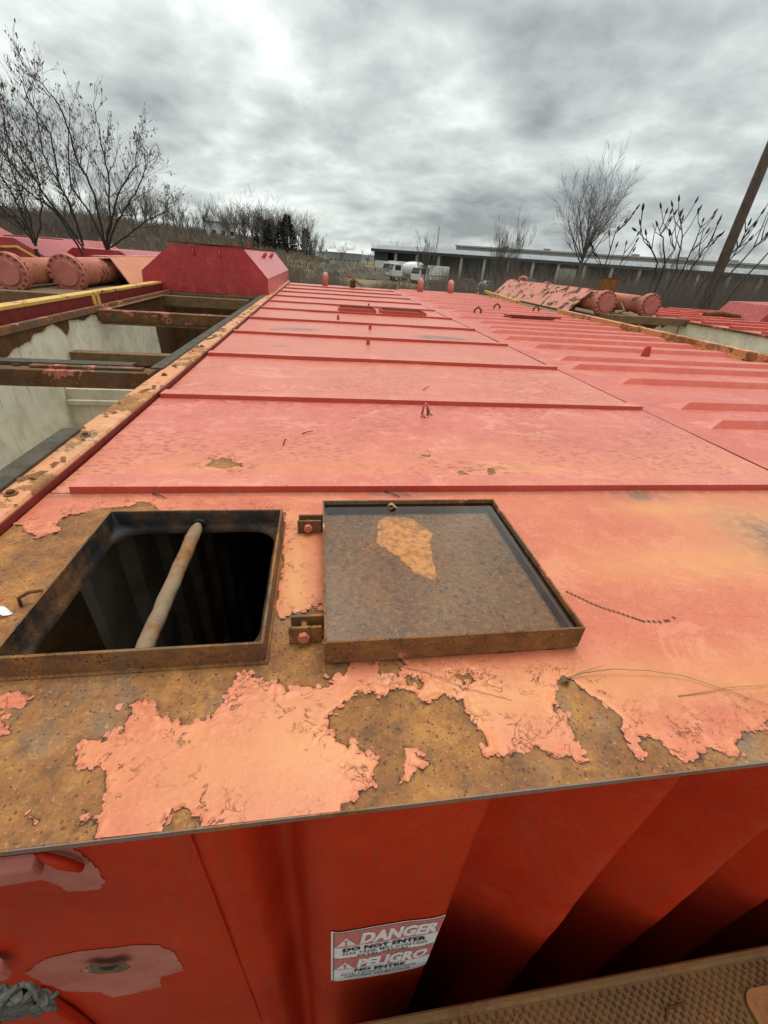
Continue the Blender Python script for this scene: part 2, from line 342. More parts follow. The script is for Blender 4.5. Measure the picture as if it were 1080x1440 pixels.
t = NT('concrete_block_varied'); oi = t.n('ShaderNodeObjectInfo'); cc = t.mix(t.step(t.noise(1.5, 6, .65), .3, .7), (.42, .40, .345), (.27, .26, .22)); cc = t.mix(t.math('MULTIPLY', oi.outputs['Random'], .55), cc, (.15, .135, .10)); t.bsdf(cc, .9, t.bump(t.noise(14, 4, .7), .5, .01), spec=.3); M['block'] = t.m
M['shed_roof'] = flat_mat('shed_roof', (.25, .26, .265), .6, .2, .3)
M['shed_trim'] = flat_mat('dark_trim', (.04, .052, .05), .6, .2, .5)
M['shed_wall'] = flat_mat('shed_wall', (.42, .41, .39), .8, .3, .2, (.30, .30, .28))
M['shed_post'] = flat_mat('shed_post', (.42, .40, .36), .8, .2, 1)
M['shed_brown'] = flat_mat('brown_siding', (.19, .12, .095), .85, .3, .6, (.14, .095, .075))
M['vanwhite'] = flat_mat('white_vehicle_paint', (.66, .66, .63), .4, .1, 2)
M['glass'] = flat_mat('dark_glass', (.02, .022, .025), .1, .1, 2)
M['tyre'] = flat_mat('tyre', (.025, .025, .025), .9, .2)
M['steel'] = flat_mat('grey_steel', (.25, .25, .25), .6, .2)
M['dry_grass'] = flat_mat('dry_grass_stem', (.35, .22, .10), .9, .3, 40)
M['algae'] = flat_mat('dried_silt', (.13, .10, .07), .95, .4, 40, (.22, .17, .11))

t = NT('ground'); a = t.noise(.035, 6, .6); b = t.noise(.6, 7, .7); c = t.noise(7, 6, .75)
gc = t.mix(t.step(a, .42, .6), (.15, .115, .065), (.30, .21, .115)); gc = t.mix(t.math('MULTIPLY', t.step(b, .4, .7), .6), gc, (.105, .088, .050))
gc = t.mix(t.math('MULTIPLY', t.step(c, .4, .7), .5), gc, (.055, .045, .032)); t.bsdf(gc, .95, t.bump(c, .8, .1), spec=.1); M['ground'] = t.m
t = NT('far_wood'); a = t.noise(.02, 8, .75); t.bsdf(t.mix(t.step(a, .35, .65), (.085, .085, .092), (.14, .135, .14)), .95, spec=.1); M['hill'] = t.m
# shallow water film: part mirror, part clear
t = NT('rain_water'); lw = t.n('ShaderNodeFresnel'); lw.inputs['IOR'].default_value = 1.75
wv = t.bump(t.noise(9, 3, .5, .4), .06, .003); t.put(lw.inputs['Normal'], wv)
gl = t.n('ShaderNodeBsdfGlossy'); gl.inputs['Roughness'].default_value = .015; t.put(gl.inputs['Normal'], wv)
tr = t.n('ShaderNodeBsdfTransparent'); tr.inputs[0].default_value = (.93, .88, .80, 1); ms = t.n('ShaderNodeMixShader')
t.put(ms.inputs[0], lw.outputs[0]); t.put(ms.inputs[1], tr.outputs[0]); t.put(ms.inputs[2], gl.outputs[0]); t.t.links.new(ms.outputs[0], t.out.inputs[0]); M['water'] = t.m

# ---------------------------------------------------------------- signed distance sheets
def sdf(P, poly):
    poly = np.asarray(poly, float); n = len(poly); d2 = np.full(len(P), 1e9); ins = np.zeros(len(P), bool)
    for i in range(n):
        a = poly[i]; b = poly[(i+1) % n]; ab = b-a; L = ab@ab+1e-12
        t_ = np.clip(((P-a)@ab)/L, 0, 1); q = P-a-t_[:, None]*ab; d2 = np.minimum(d2, (q*q).sum(1))
        c = ((a[1] > P[:, 1]) != (b[1] > P[:, 1])) & (P[:, 0] < (b[0]-a[0])*(P[:, 1]-a[1])/(b[1]-a[1]+1e-15)+a[0]); ins ^= c
    d = np.sqrt(d2); return np.where(ins, -d, d)   # negative inside
def sheet(name, mat, parent, x0, x1, y0, y1, step, zf=None, skip=None, attrs=None, place=None, smooth=True, kind=None):
    nx = max(2, int(round((x1-x0)/step))+1); ny = max(2, int(round((y1-y0)/step))+1)
    X, Y = np.meshgrid(np.linspace(x0, x1, nx), np.linspace(y0, y1, ny)); P = np.stack([X.ravel(), Y.ravel()], 1)
    at = {k: f(P) for k, f in (attrs or {}).items()}
    Z = zf(P, at) if zf else np.zeros(len(P))
    i = np.arange(nx-1)[None, :]+np.arange(ny-1)[:, None]*nx; q = np.stack([i, i+1, i+nx+1, i+nx], -1).reshape(-1, 4)
    if skip is not None:
        c = (P[q[:, 0]]+P[q[:, 2]])/2; q = q[~skip(c)]
    V = np.column_stack([P, Z]) if place is None else place(P, Z)
    me = bpy.data.meshes.new(name); me.vertices.add(len(V)); me.vertices.foreach_set('co', V.astype(np.float32).ravel())
    me.loops.add(q.size); me.loops.foreach_set('vertex_index', q.ravel().astype(np.int32)); me.polygons.add(len(q))
    me.polygons.foreach_set('loop_start', np.arange(0, q.size, 4, dtype=np.int32)); me.update(calc_edges=True)
    for k, v in at.items():
        A = me.attributes.new(k, 'FLOAT', 'POINT'); A.data.foreach_set('value', v.astype(np.float32))
    if smooth: me.polygons.foreach_set('use_smooth', [True]*len(q))
    me.materials.append(mat); return new_obj(name, me, parent, kind)
def zpoly(pts, z=0.0): return [tuple(on_z(x, y, z)[:2]) for x, y in pts]
def blob(P, x, y, rx, ry, p=2): return np.exp(-(((P[:, 0]-x)/rx)**2+((P[:, 1]-y)/ry)**2)**(p/2))

# ================================================================ GROUND AND HILLS
def gz(x, y):
    d = np.hypot(x, y); az = np.degrees(np.arctan2(x, y))
    s = lambda v, a, b: (lambda q: q*q*(3-2*q))(np.clip((v-a)/(b-a), 0, 1))
    h = -3.3+1.0*s(d, 45, 80)*s(-np.abs(az-3), -14, -8)
    h = h+6.5*s(d, 75, 240)*s(-az, -1, 12)+2.6*s(d, 60, 150)*s(-az, -5, 3)*(1-s(d, 200, 300))
    h = h+(fbm(x*.02+50, y*.02+50, 3)-.5)*2.0*s(d, 60, 140)*s(-az, -4, 6)
    return h
gx = np.concatenate([-np.geomspace(2600, 30, 45), np.linspace(-28, 28, 30), np.geomspace(30, 2600, 45)]); gy = np.concatenate([[-400, -100, -20], np.linspace(-5, 100, 50), np.geomspace(104, 4200, 45)])
GX, GY = np.meshgrid(gx, gy); GZ = gz(GX, GY); n_ = len(gx)
i = np.arange(n_-1)[None, :]+np.arange(len(gy)-1)[:, None]*n_; q = np.stack([i, i+1, i+n_+1, i+n_], -1).reshape(-1, 4)
me = bpy.data.meshes.new('ground'); me.from_pydata(np.stack([GX.ravel(), GY.ravel(), GZ.ravel()], 1).tolist(), [], q.tolist())
me.polygons.foreach_set('use_smooth', [True]*len(me.polygons)); me.materials.append(M['ground']); new_obj('ground', me, None, 'structure')
# low wooded hills on the horizon
vs = []; fs = []
for k in range(121):
    az = R_(-50+k*1.0); d = 1700; h = 4+34*fbm(np.array([k*.09]), np.array([3.3]), 4)[0]
    h *= 1.0 if k < 66 else .62
    for dd, hh in ((0, -6), (60, h*.7), (160, h), (420, -6)): vs.append((math.sin(az)*(d+dd), math.cos(az)*(d+dd), hh))
for k in range(120):
    for j in range(3): a = k*4+j; fs.append((a, a+4, a+5, a+1))
MB().add(vs, fs).build('hills', M['hill'], kind='structure', smooth=True)

# ================================================================ MAIN TANK (the one being looked along)
TX0, TX1, TY0, TY1 = -.735, 1.715, .256, 11.95
tank = thing('storage_tank', 'foreground red ribbed tank with an open square hatch and flooded lid', 'storage tank', (0.5, 6, -3.3))
tank.location = (0, 0, 0)
ribs_y = [1.095, 2.0, 2.955, 3.90, 4.86, 5.83, 6.80, 7.80, 8.80, 9.80, 10.85]
PL = [  # bare steel, traced
 [(-420, 1270), (-420, 1235), (-300, 900), (-120, 760), (25, 737), (51, 758), (80, 749), (86, 746), (80, 737), (97, 726), (148, 714), (183, 713), (195, 706), (218, 711), (222, 722), (400, 722), (398, 800), (386, 864), (396, 872), (416, 862), (450, 850), (452, 905), (489, 921), (492, 928), (481, 945), (468, 951), (464, 968), (409, 970), (396, 962), (370, 955), (343, 944), (336, 947), (321, 968), (315, 992), (298, 1009), (283, 1019), (255, 1021), (238, 1017), (226, 1009), (221, 987), (209, 991), (192, 986), (179, 992), (185, 1004), (172, 1019), (172, 1032), (147, 1043), (115, 1043), (106, 1075), (128, 1081), (140, 1087), (147, 1104), (140, 1145), (123, 1143), (109, 1164), (136, 1155), (136, 1240), (0, 1300)],
 [(476, 1240), (481, 1134), (502, 1113), (526, 1104), (532, 1070), (517, 1058), (496, 1047), (479, 1043), (464, 1032), (462, 1019), (470, 1000), (489, 983), (504, 973), (536, 978), (555, 970), (579, 975), (592, 992), (613, 989), (626, 979), (647, 987), (656, 1004), (673, 1024), (687, 1041), (685, 1053), (677, 1060), (715, 1064), (741, 1058), (753, 1047), (770, 1060), (805, 1068), (824, 1077), (822, 1062), (805, 1041), (802, 1026), (790, 1011), (794, 1006), (779, 1000), (775, 985), (777, 966), (796, 953), (803, 958), (816, 969), (831, 981), (847, 992), (866, 1005), (877, 1016), (875, 1035), (888, 1054), (897, 1069), (907, 1063), (900, 1047), (901, 1038), (916, 1038), (935, 1047), (948, 1063), (964, 1077), (976, 1074), (979, 1060), (992, 1050), (1008, 1054), (1028, 1068), (1041, 1068), (1042, 1060), (1036, 1047), (1047, 1033), (1067, 1030), (1080, 1019), (1180, 990), (1300, 1000), (1500, 1100)],
 [(535, 930), (545, 922), (560, 925), (568, 938), (560, 950), (545, 953), (532, 945)],
 [(572, 952), (588, 951), (598, 960), (590, 967), (574, 962)],
 [(638, 948), (660, 950), (668, 960), (650, 965)],
 [(228, 1240), (232, 1163), (245, 1140), (258, 1135), (275, 1145), (279, 1158), (280, 1240)]]
ISL = [[(0, 988), (10, 980), (35, 977), (50, 980), (30, 995), (0, 998), (-40, 1010), (-60, 985)], [(0, 1018), (15, 1022), (15, 1033), (0, 1040), (-50, 1045), (-60, 1025)], [(42, 1147), (58, 1157), (50, 1163)],
       [(565, 1052), (575, 1048), (598, 1070), (602, 1075), (585, 1083), (575, 1100), (566, 1098), (568, 1080)]]
PLw = [zpoly(p) for p in PL]; ISw = [zpoly(p) for p in ISL]
def peel_front(P):
    s = np.full(len(P), 9.0)
    for p in PLw: s = np.minimum(s, sdf(P, p))
    for p in ISw: s = np.maximum(s, -sdf(P, p))
    x, y = P[:, 0], P[:, 1]
    s = s+(fbm(x*28, y*28, 3)-.5)*.016+(np.abs(fbm(x*75+7, y*75, 3)-.5)-.12)*.030
    return s
def relief_front(P, at):
    s = at['peel']; x, y = P[:, 0], P[:, 1]
    on = np.clip(s/.0025, 0, 1)
    curl = np.exp(-(np.clip(s, 0, 9)/.006)**2)*np.clip(fbm(x*34+3, y*34, 3)*3-1.2, 0, 1.3)*.0055
    cr = 1-np.abs(2*fbm(x*85, y*100+9, 3)-1); wr = np.clip(cr-.78, 0, 1)*.016*np.exp(-np.clip(s-.006, 0, 9)/.030)*np.clip(fbm(x*9+20, y*9, 2)*2.4-.7, 0, 1)
    pit = (fbm(x*120, y*120, 2)-.5)*.0006
    return .0012+on*(.0017+curl+wr)+(1-on)*pit+(fbm(x*3, y*3, 2)-.5)*.004
def stain_front(P):
    x, y = P[:, 0], P[:, 1]
    s = .85*blob(P, 1.28, .86, .22, .16)+.55*blob(P, .95, .72, .42, .07)+.6*blob(P, -.02, .34, .32, .09)+.55*blob(P, 1.02, .98, .16, .05)
    s = s+.45*blob(P, .75, .40, .5, .07)+.9*blob(P, -.06, .72, .035, .25)+.10+.35*blob(P, .3, .40, .25, .05)
    return np.clip(s, 0, 1)
def dirt_front(P):
    x, y = P[:, 0], P[:, 1]
    s = 1.0*blob(P, 1.27, .78, .13, .17)+.9*blob(P, 1.02, 1.055, .08, .035)+.9*np.exp(-((y-1.085)/.010)**2)*.8
    s = s+.5*blob(P, .12, .37, .03, .02)+.5*blob(P, .88, .35, .04, .02)
    s = s+.8*blob(P, .25, 1.075, .09, .012)
    lid = (np.clip(P[:, 0], 0, .465)-P[:, 0])**2+(np.clip(P[:, 1], .48, .95)-P[:, 1])**2
    return np.clip(s, 0, 1)
HX0, HX1, HY0, HY1 = -.505, -.10, .495, .930
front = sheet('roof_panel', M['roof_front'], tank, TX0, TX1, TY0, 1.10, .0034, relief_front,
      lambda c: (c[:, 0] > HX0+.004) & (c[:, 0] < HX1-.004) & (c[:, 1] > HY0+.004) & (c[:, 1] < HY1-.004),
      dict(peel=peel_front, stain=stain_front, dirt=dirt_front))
rf = np.random.RandomState(4); Pg = np.stack([rf.uniform(TX0, 1.5, 60000), rf.uniform(TY0+.01, 1.0, 60000)], 1); sg = peel_front(Pg); eps = .003
near = np.where((np.abs(sg) < .0035))[0][:420]; Pg = Pg[near]; gxx = peel_front(Pg+[eps, 0])-peel_front(Pg-[eps, 0]); gyy = peel_front(Pg+[0, eps])-peel_front(Pg-[0, eps]); b = MB()
for (x, y), gx_, gy_ in zip(Pg, gxx, gyy):
    if HX0-.02 < x < HX1+.02 and HY0-.02 < y < HY1+.02 or (-.01 < x < .48 and .47 < y < .96): continue
    g = math.hypot(gx_, gy_)+1e-9; nx, ny = gx_/g, gy_/g; tx, ty = -ny, nx; L = rf.uniform(.001, .0055)**1.0; W_ = rf.uniform(.0012, .0060); up_z = rf.uniform(.0008, .0030)
    b.add([(x+nx*.004-tx*W_, y+ny*.004-ty*W_, .0030), (x+nx*.004+tx*W_, y+ny*.004+ty*W_, .0030), (x-nx*L*.4+tx*W_*.8, y-ny*L*.4+ty*W_*.8, .0030+up_z*.5), (x-nx*L+tx*W_*rf.uniform(-.3, .6), y-ny*L+ty*W_*.2, .003+up_z), (x-nx*L*.5-tx*W_*.9, y-ny*L*.5-ty*W_*.9, .0030+up_z*.6)], [(0, 1, 2, 4), (4, 2, 3)])
b.build('paint_flakes', M['flake'], tank, 'stuff', recalc=False)
# plate thickness along the front edge
MB().box(TX0, TX1, TY0-.002, TY0-.0002, -.008, .0018).build('roof_edge', M['edge_steel'], tank)

def zc_(P): return np.full(len(P), 0.0)
def panel_attrs(k, y0, y1):
    if k == 1:
        pp = [zpoly([(290, 657), (300, 646), (318, 644), (330, 650), (345, 656), (318, 659)]), zpoly([(640, 664), (650, 661), (658, 668), (646, 670)]), zpoly([(684, 660), (694, 658), (700, 666), (690, 670)]), zpoly([(594, 640), (606, 639), (607, 643), (596, 644)])]
        def pe(P):
            s = np.full(len(P), 1.0)
            for p in pp: s = np.minimum(s, sdf(P, p))
            return s+(fbm(P[:, 0]*70, P[:, 1]*70, 3)-.5)*.034
        st = lambda P: np.clip(.9*blob(P, .93, 1.59, .045, .03)+.45*np.clip(1-(P[:, 1]-1.1)/.55, 0, 1)+.5*blob(P, -.33, 1.29, .07, .03)+.4*blob(P, .65, 1.27, .15, .03), 0, 1)
        di = lambda P: np.clip(.7*blob(P, .93, 1.585, .03, .012)+.7*np.exp(-((P[:, 1]-1.99)/.008)**2)+.6*blob(P, .62, 1.27, .10, .012), 0, 1)
        return dict(peel=pe, stain=st, dirt=di)
    blobs = {3: [(-.30, 3.42, .06, .03), ], 4: [(-.33, 4.28, .24, .10), (1.10, 4.20, .26, .17)]}.get(k, [])
    if k == 4: blobs = [(-.42, 4.22, .05, .05), (-.22, 4.30, .20, .09), (1.16, 4.20, .27, .15)]
    if k == 5: blobs = [(-.5, 5.0, .05, .05)]
    if k == 6: blobs = [(.6, 6.05, .12, .06), (-.45, 6.1, .05, .05)]
    def di(P):
        s = 1.0*np.exp(-((P[:, 1]-y1+.010)/.012)**2)*fbm(P[:, 0]*3, P[:, 1], 2)+.55*np.exp(-((P[:, 1]-y0-.10)/.014)**2)*np.clip(fbm(P[:, 0]*2.5+9, P[:, 1], 3)*2-.7, 0, 1)
        for (a, b, c, d) in blobs: s = s+1.2*blob(P, a, b, c, d, 4)
        return np.clip(s, 0, 1)
    return dict(peel=lambda P: np.full(len(P), 1.0), stain=lambda P: np.clip(.15+.0*P[:, 0], 0, 1), dirt=di)
ys = ribs_y+[TY1]
for k in range(len(ribs_y)):
    y0, y1 = ribs_y[k]+.004, ys[k+1]+.004
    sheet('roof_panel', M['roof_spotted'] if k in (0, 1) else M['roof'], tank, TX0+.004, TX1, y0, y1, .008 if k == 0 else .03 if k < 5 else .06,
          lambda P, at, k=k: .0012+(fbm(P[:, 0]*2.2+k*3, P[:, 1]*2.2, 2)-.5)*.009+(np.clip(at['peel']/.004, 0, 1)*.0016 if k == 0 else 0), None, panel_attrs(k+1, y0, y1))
rib_me = None
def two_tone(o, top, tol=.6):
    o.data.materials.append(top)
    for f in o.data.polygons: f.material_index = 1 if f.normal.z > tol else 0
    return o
def chan(x0, x1, y0, wid=.085, h=.0235, name='roof_rib', mat=None, par=None, bevel=.003):
    return MB().prism([(y0, -.004), (y0+.003, h), (y0+wid, h-.003), (y0+wid+.012, -.004)], x0, x1, 'x').build(name, mat, par, bevel=bevel)
r0 = None
for k, y in enumerate(ribs_y):
    if k == 0 or k == 1:
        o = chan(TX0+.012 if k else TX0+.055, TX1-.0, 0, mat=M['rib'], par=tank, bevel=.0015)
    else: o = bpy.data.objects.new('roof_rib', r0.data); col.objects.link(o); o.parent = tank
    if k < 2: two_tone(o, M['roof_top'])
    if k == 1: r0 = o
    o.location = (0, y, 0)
# end wall with its deep rounded corrugations
prof = [(-.74, .285), (-.21, .285), (-.16, .286), (-.12, .305), (-.09, .375), (-.065, .375), (-.035, .30), (-.01, .276), (.02, .268), (.205, .268), (.236, .271), (.250, .31), (.262, .375), (.30, .392), (.35, .38), (.43, .34), (.50, .288), (.53, .272), (.552, .274), (.566, .31), (.578, .375), (.62, .410), (.67, .42), (.75, .34), (.82, .288), (.85, .272), (.872, .274), (.886, .31), (.898, .375), (.94, .410), (.99, .42), (1.07, .34), (1.14, .288), (1.17, .272), (1.192, .274), (1.21, .30), (1.225, .345), (1.27, .362), (1.35, .35), (1.45, .29), (1.5, .27), (1.715, .27)]
px_ = np.array([p[0] for p in prof]); py_ = np.array([p[1] for p in prof])
def wallY(x):
    xs = np.linspace(-.005, .005, 7); return np.mean([np.interp(x+d, px_, py_) for d in xs], axis=0)
def wall_full(x, z):
    y = wallY(x)
    k = np.clip((-2.9-z)/.10, 0, 1); k = k*k*(3-2*k); y = y*(1-k)+.30*k          # the pressing runs out into a flat foot
    y = y+(fbm(x*7, z*5, 3)-.5)*.008+.0016*np.exp(-((x+.182+.012*z)/.004)**2)*-1
    return y
def wall_place(P, Z): return np.column_stack([P[:, 0], wall_full(P[:, 0], P[:, 1]), P[:, 1]])
sheet('end_wall', M['wall'], tank, TX0, TX1, -3.3, -.004, .0085, None, None, dict(peel=lambda P: np.full(len(P), 1.)), wall_place)
bx('bottom_rail', M['wall'], tank, TX0, TX1, .262, .30, -3.2, -3.0, bevel=.006)
bx('weld_seam', M['wall'], tank, -.1835, -.1805, .2800, .2845, -1.2, -.006)
pz = [(.905, -.30), (.92, -.325), (.935, -.335), (.948, -.36), (.96, -.372), (.972, -.40), (.986, -.41)]
MB().tube([(x, float(wall_full(np.array([x]), np.array([z]))[0])-.0006, z) for x, z in pz], .0018, 4).build('paint_crack', M['rust_dark'], tank)
# sides, back, floor, and inner lining seen through the hatch
bx('side_wall', M['wall'], tank, TX0, TX0+.006, .30, TY1, -3.3, -.010); bx('side_wall', M['wall'], tank, TX1-.006, TX1, .37, TY1, -3.3, -.010)
bx('back_wall', M['wall'], tank, TX0, TX1, TY1-.006, TY1, -3.3, -.010)
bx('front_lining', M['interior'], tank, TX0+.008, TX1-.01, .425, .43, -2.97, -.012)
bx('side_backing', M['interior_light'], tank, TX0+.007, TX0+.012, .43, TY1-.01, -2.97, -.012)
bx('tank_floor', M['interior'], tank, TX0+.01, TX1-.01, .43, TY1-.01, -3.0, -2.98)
b = MB(); y = .40
while y < 3.0:   # corrugated lining of the left side
    b.prism([(TX0+.008, y), (TX0+.05, y+.05), (TX0+.05, y+.17), (TX0+.008, y+.22)], -2.97, -.012, 'z'); y += .30
b.build('side_lining', M['interior_light'], tank)
b = MB(); x = -.6
while x < 1.5: b.prism([(x, 2.99), (x+.05, 2.93), (x+.17, 2.93), (x+.22, 2.99)], -2.97, -.012, 'z'); x += .30
b.box(TX0+.01, TX1-.01, 2.99, 3.0, -2.97, -.012).build('bulkhead', M['interior'], tank)
gp = [on_x(x, y, -.672) for x, y in ((20, 930), (104, 812), (122, 850), (150, 915), (150, 960))]
MB().prism([(p.y, p.z) for p in gp], -.676, -.672, 'x').build('rusty_patch_plate', M['rust'], tank)
MB().prism([(-.70, .432), (-.66, .432), (-.68, .46)], -1.1, -.45, 'z').build('rusty_gusset', M['rust'], tank)

# hatch coaming: outer box, top lip, sloping tarry apron down to the round-cornered opening
def rrect(x0, x1, y0, y1, r, n=10):
    pts = []
    for cx, cy, a0 in ((x1-r, y1-r, 0), (x0+r, y1-r, 90), (x0+r, y0+r, 180), (x1-r, y0+r, 270)):
        for k in range(n+1): a = R_(a0+90*k/n); pts.append((cx+r*math.cos(a), cy+r*math.sin(a)))
    return pts
hf = bpy.data.objects.new('hatch_coaming', None); col.objects.link(hf); hf.parent = tank
ZT = .046
loops = [(rrect(HX0-.002, HX1+.002, HY0-.002, HY1+.002, .004), -.006), (rrect(HX0, HX1, HY0, HY1, .004), ZT), (rrect(HX0+.005, HX1-.005, HY0+.005, HY1-.005, .004), ZT+.0006)]
loops2 = [(rrect(HX0+.005, HX1-.005, HY0+.005, HY1-.005, .004), ZT+.0006), (rrect(HX0+.007, HX1-.007, HY0+.008, HY1-.008, .006), ZT-.004), (rrect(HX0+.007, HX1-.008, HY0+.009, HY1-.008, .012), .014), (rrect(HX0+.010, HX1-.014, HY0+.014, HY1-.011, .045), .002), (rrect(HX0+.013, HX1-.018, HY0+.020, HY1-.014, .058), -.002), (rrect(HX0+.014, HX1-.019, HY0+.021, HY1-.015, .058), -.012)]
def loft(loops, name, mat, par, bumpy=0, smooth=True):
    vs = []; fs = []; n = len(loops[0][0])
    for pts, z in loops: vs += [(x+random.uniform(-bumpy, bumpy), y+random.uniform(-bumpy, bumpy), z+random.uniform(-bumpy, bumpy)) for x, y in pts]
    for a in range(len(loops)-1):
        for j in range(n): fs.append((a*n+j, a*n+(j+1) % n, (a+1)*n+(j+1) % n, (a+1)*n+j))
    return MB().add(vs, fs).build(name, mat, par, smooth=smooth)
loft(loops, 'outer_lip', M['rim_edge'], hf, .0004, False); loft(loops2, 'inner_apron', M['tar'], hf, .0003)
# thin bead where the coaming sits on the roof
MB().tube([(HX0-.002, HY0-.003, .003), (HX1+.003, HY0-.003, .003), (HX1+.003, HY1+.002, .003), (HX0-.002, HY1+.002, .003), (HX0-.002, HY0-.003, .003)], .0045, 6).build('weld_bead', M['rust'], hf)
pts = []; rr = []
for k in range(60):
    f = k/59; pts.append((-.306-.006*f+.0006*math.sin(k*.5), .918-.425*f, .012-.020*f)); rr.append(.0150+.0003*math.sin(k*.9)+random.uniform(-.0003, .0003))
rr[0] = .007; rr[1] = .0095; rr[2] = .0118; rr[3] = .0135
o = MB().tube(pts, rr, 14).build('cross_bar', M['bar'], tank, smooth=True)
MB().tube([(-.304, .925, .010), (-.304, .918, .008)], [.019, .018], 10).build('bar_socket', M['tar'], hf)

# hatch lid, lying open on its back and holding rain water
LX0, LX1, LY0, LY1 = 0.0, .468, .478, .952
lid = bpy.data.objects.new('hatch_lid', None); col.objects.link(lid); lid.parent = tank
lid['label'] = 'square rusty lid lying open and full of rain water'
PATCH = zpoly([(533, 730), (550, 722), (580, 728), (608, 748), (606, 775), (616, 808), (612, 815), (588, 806), (570, 795), (558, 780), (540, 770), (528, 762)], .03)
def lidpeel(P): return -sdf(P, PATCH)+(fbm(P[:, 0]*60, P[:, 1]*60, 3)-.5)*.012-.03*np.clip(fbm(P[:, 0]*70+9, P[:, 1]*70, 3)-.55, 0, 1)
t = NT('silted_pan_floor'); rc, rh = rust_color(t, .85)
rc = t.mix(t.step(t.noise(5, 6, .6), .35, .7), rc, (.26, .165, .085)); sp_ = t.step(t.noise(75, 5, .8), .50, .60); rc = t.mix(t.math('MULTIPLY', sp_, .8), rc, (.46, .22, .06)); rc = t.mix(t.math('MULTIPLY', t.step(t.noise(95, 5, .8, off=(4, 4, 4)), .52, .62), .8), rc, (.06, .035, .02))
mk = t.step(t.attr('peel'), -.001, .002); yl = t.mix(t.step(t.noise(60, 5, .7), .40, .62), (.85, .42, .12), (.46, .22, .08))
t.bsdf(t.mix(mk, rc, yl), .8, t.bump(mk, .6, .0015, t.bump(rh, .5, .0015))); M['pan'] = t.m
sheet('pan_floor', M['pan'], lid, LX0+.004, LX1-.004, LY0+.004, LY1-.004, .004, lambda P, at: .026+np.clip(at['peel']/.002, 0, 1)*.0012+(fbm(P[:, 0]*5, P[:, 1]*5, 2)-.5)*.004, None, dict(peel=lidpeel))
bx('pan_underside', M['rust_dark'], lid, LX0+.003, LX1-.003, LY0+.003, LY1-.003, .010, .020)
def rail(a, b_, name='pan_rim'):
    o = MB().box(a[0], b_[0], a[1], b_[1], .008, .058).build(name, M['rim_edge'] if name == 'pan_rim' else M['rust_dark'], lid, bevel=.0012)
    return o
rail((LX0, LY0), (LX1, LY0+.0045)); rail((LX0, LY1-.0045), (LX1, LY1)); rail((LX0, LY0+.0047), (LX0+.0045, LY1-.0047)); rail((LX1-.0045, LY0+.0047), (LX1, LY1-.0047))
bx('gasket_strip', M['rust_dark'], lid, LX1-.020, LX1-.0145, LY0+.012, LY1-.014, .022, .046, bevel=.001)
bx('gasket_strip', M['rust_dark'], lid, LX0+.010, LX1-.022, LY1-.020, LY1-.0145, .022, .046, bevel=.001)
MB().add([(LX0+.0046, LY0+.0046, .0475), (LX1-.0046, LY0+.0046, .0475), (LX1-.0046, LY1-.0046, .0475), (LX0+.0046, LY1-.0046, .0475)], [(0, 1, 2, 3)]).build('rain_water', M['water'], lid, recalc=False)
# lifted rust scabs hanging under the front rim
for x, w_, a in ((.405, .022, .3), (.31, .035, .1)):
    MB().prism([(x, .006), (x+w_, .007), (x+w_*.7, -.001), (x+w_*.2, .001)], LY0+.001, LY0+.004, 'y').build('rust_scab', M['rust_dark'], lid)
# hinges
def hexbolt(parent, c, r=.011, h=.012, axis='x', mat=None, name='hinge_bolt'):
    P_ = [(c[1]+r*math.cos(R_(60*k+10)), c[2]+r*math.sin(R_(60*k+10))) for k in range(6)]
    if axis == 'x': return MB().prism(P_, c[0], c[0]+h, 'x').build(name, mat or M['rib'], parent, bevel=.0015)
    P_ = [(c[0]+r*math.cos(R_(60*k+10)), c[2]+r*math.sin(R_(60*k+10))) for k in range(6)]
    return MB().prism(P_, c[1]-h, c[1], 'y').build(name, mat or M['rib'], parent, bevel=.0015)
for y, mt in ((.530, 'rim_edge'), (.880, 'rust')):
    h = bpy.data.objects.new('hinge', None); col.objects.link(h); h.parent = tank
    bx('hinge_plate', M[mt], h, -.062, -.004, y, y+.006, .002, .040, bevel=.0012)
    bx('hinge_plate', M[mt], h, -.060, .000, y+.030, y+.036, .004, .038, bevel=.0012)
    bx('hinge_strap', M['rust_dark'], h, -.060, -.001, y+.0065, y+.029, .003, .010, bevel=.001)
    hexbolt(h, (-.036, y-.0004, .022), .011, .010, 'y', M['pipe'])
    MB().tube([(-.036, y+.001, .022), (-.036, y+.046, .022)], .006, 10).build('hinge_pin', M['rust'], h)
# D ring by the hatch
MB().tube([(-.560, .655, .004), (-.562, .660, .020), (-.548, .668, .026), (-.528, .672, .026), (-.516, .668, .020), (-.513, .664, .006)], .0032, 8).build('ring_handle', M['rust_dark'], tank, smooth=True)
tag(MB((-.53, .6, .01)).tube([(-.514, .668, .020), (-.508, .655, .010), (-.514, .640, .006)], .0022, 6).build('tie_wire', M['dry_grass'], None, smooth=True), 'short yellow tie looped through the ring left of the open hatch', 'tie')
# lugs and small fittings on the roof
def lug(x, y, s=1, parent=tank):
    return MB().prism([(x-.018*s, .0), (x+.018*s, .0), (x+.014*s, .045*s), (x+.005*s, .058*s), (x-.005*s, .058*s), (x-.014*s, .045*s)], y-.004, y+.004, 'y').build('lifting_lug', M['rib'], parent, bevel=.001)
lk = bpy.data.objects.new('pad_eye', None); col.objects.link(lk); lk.parent = tank
MB().tube([(.462, 1.845, .002), (.465, 1.842, .045), (.474, 1.840, .058), (.482, 1.842, .046), (.490, 1.846, .006)], .0055, 8).build('eye_loop', M['pipe'], lk, smooth=True)
bx('eye_tab', M['rim_edge'], lk, .484, .494, 1.830, 1.850, .0, .030, bevel=.001)
for x, y in ((.39, 3.66), (.50, 4.56), (.72, 6.9), (.20, 5.2)): lug(x, y, .9)
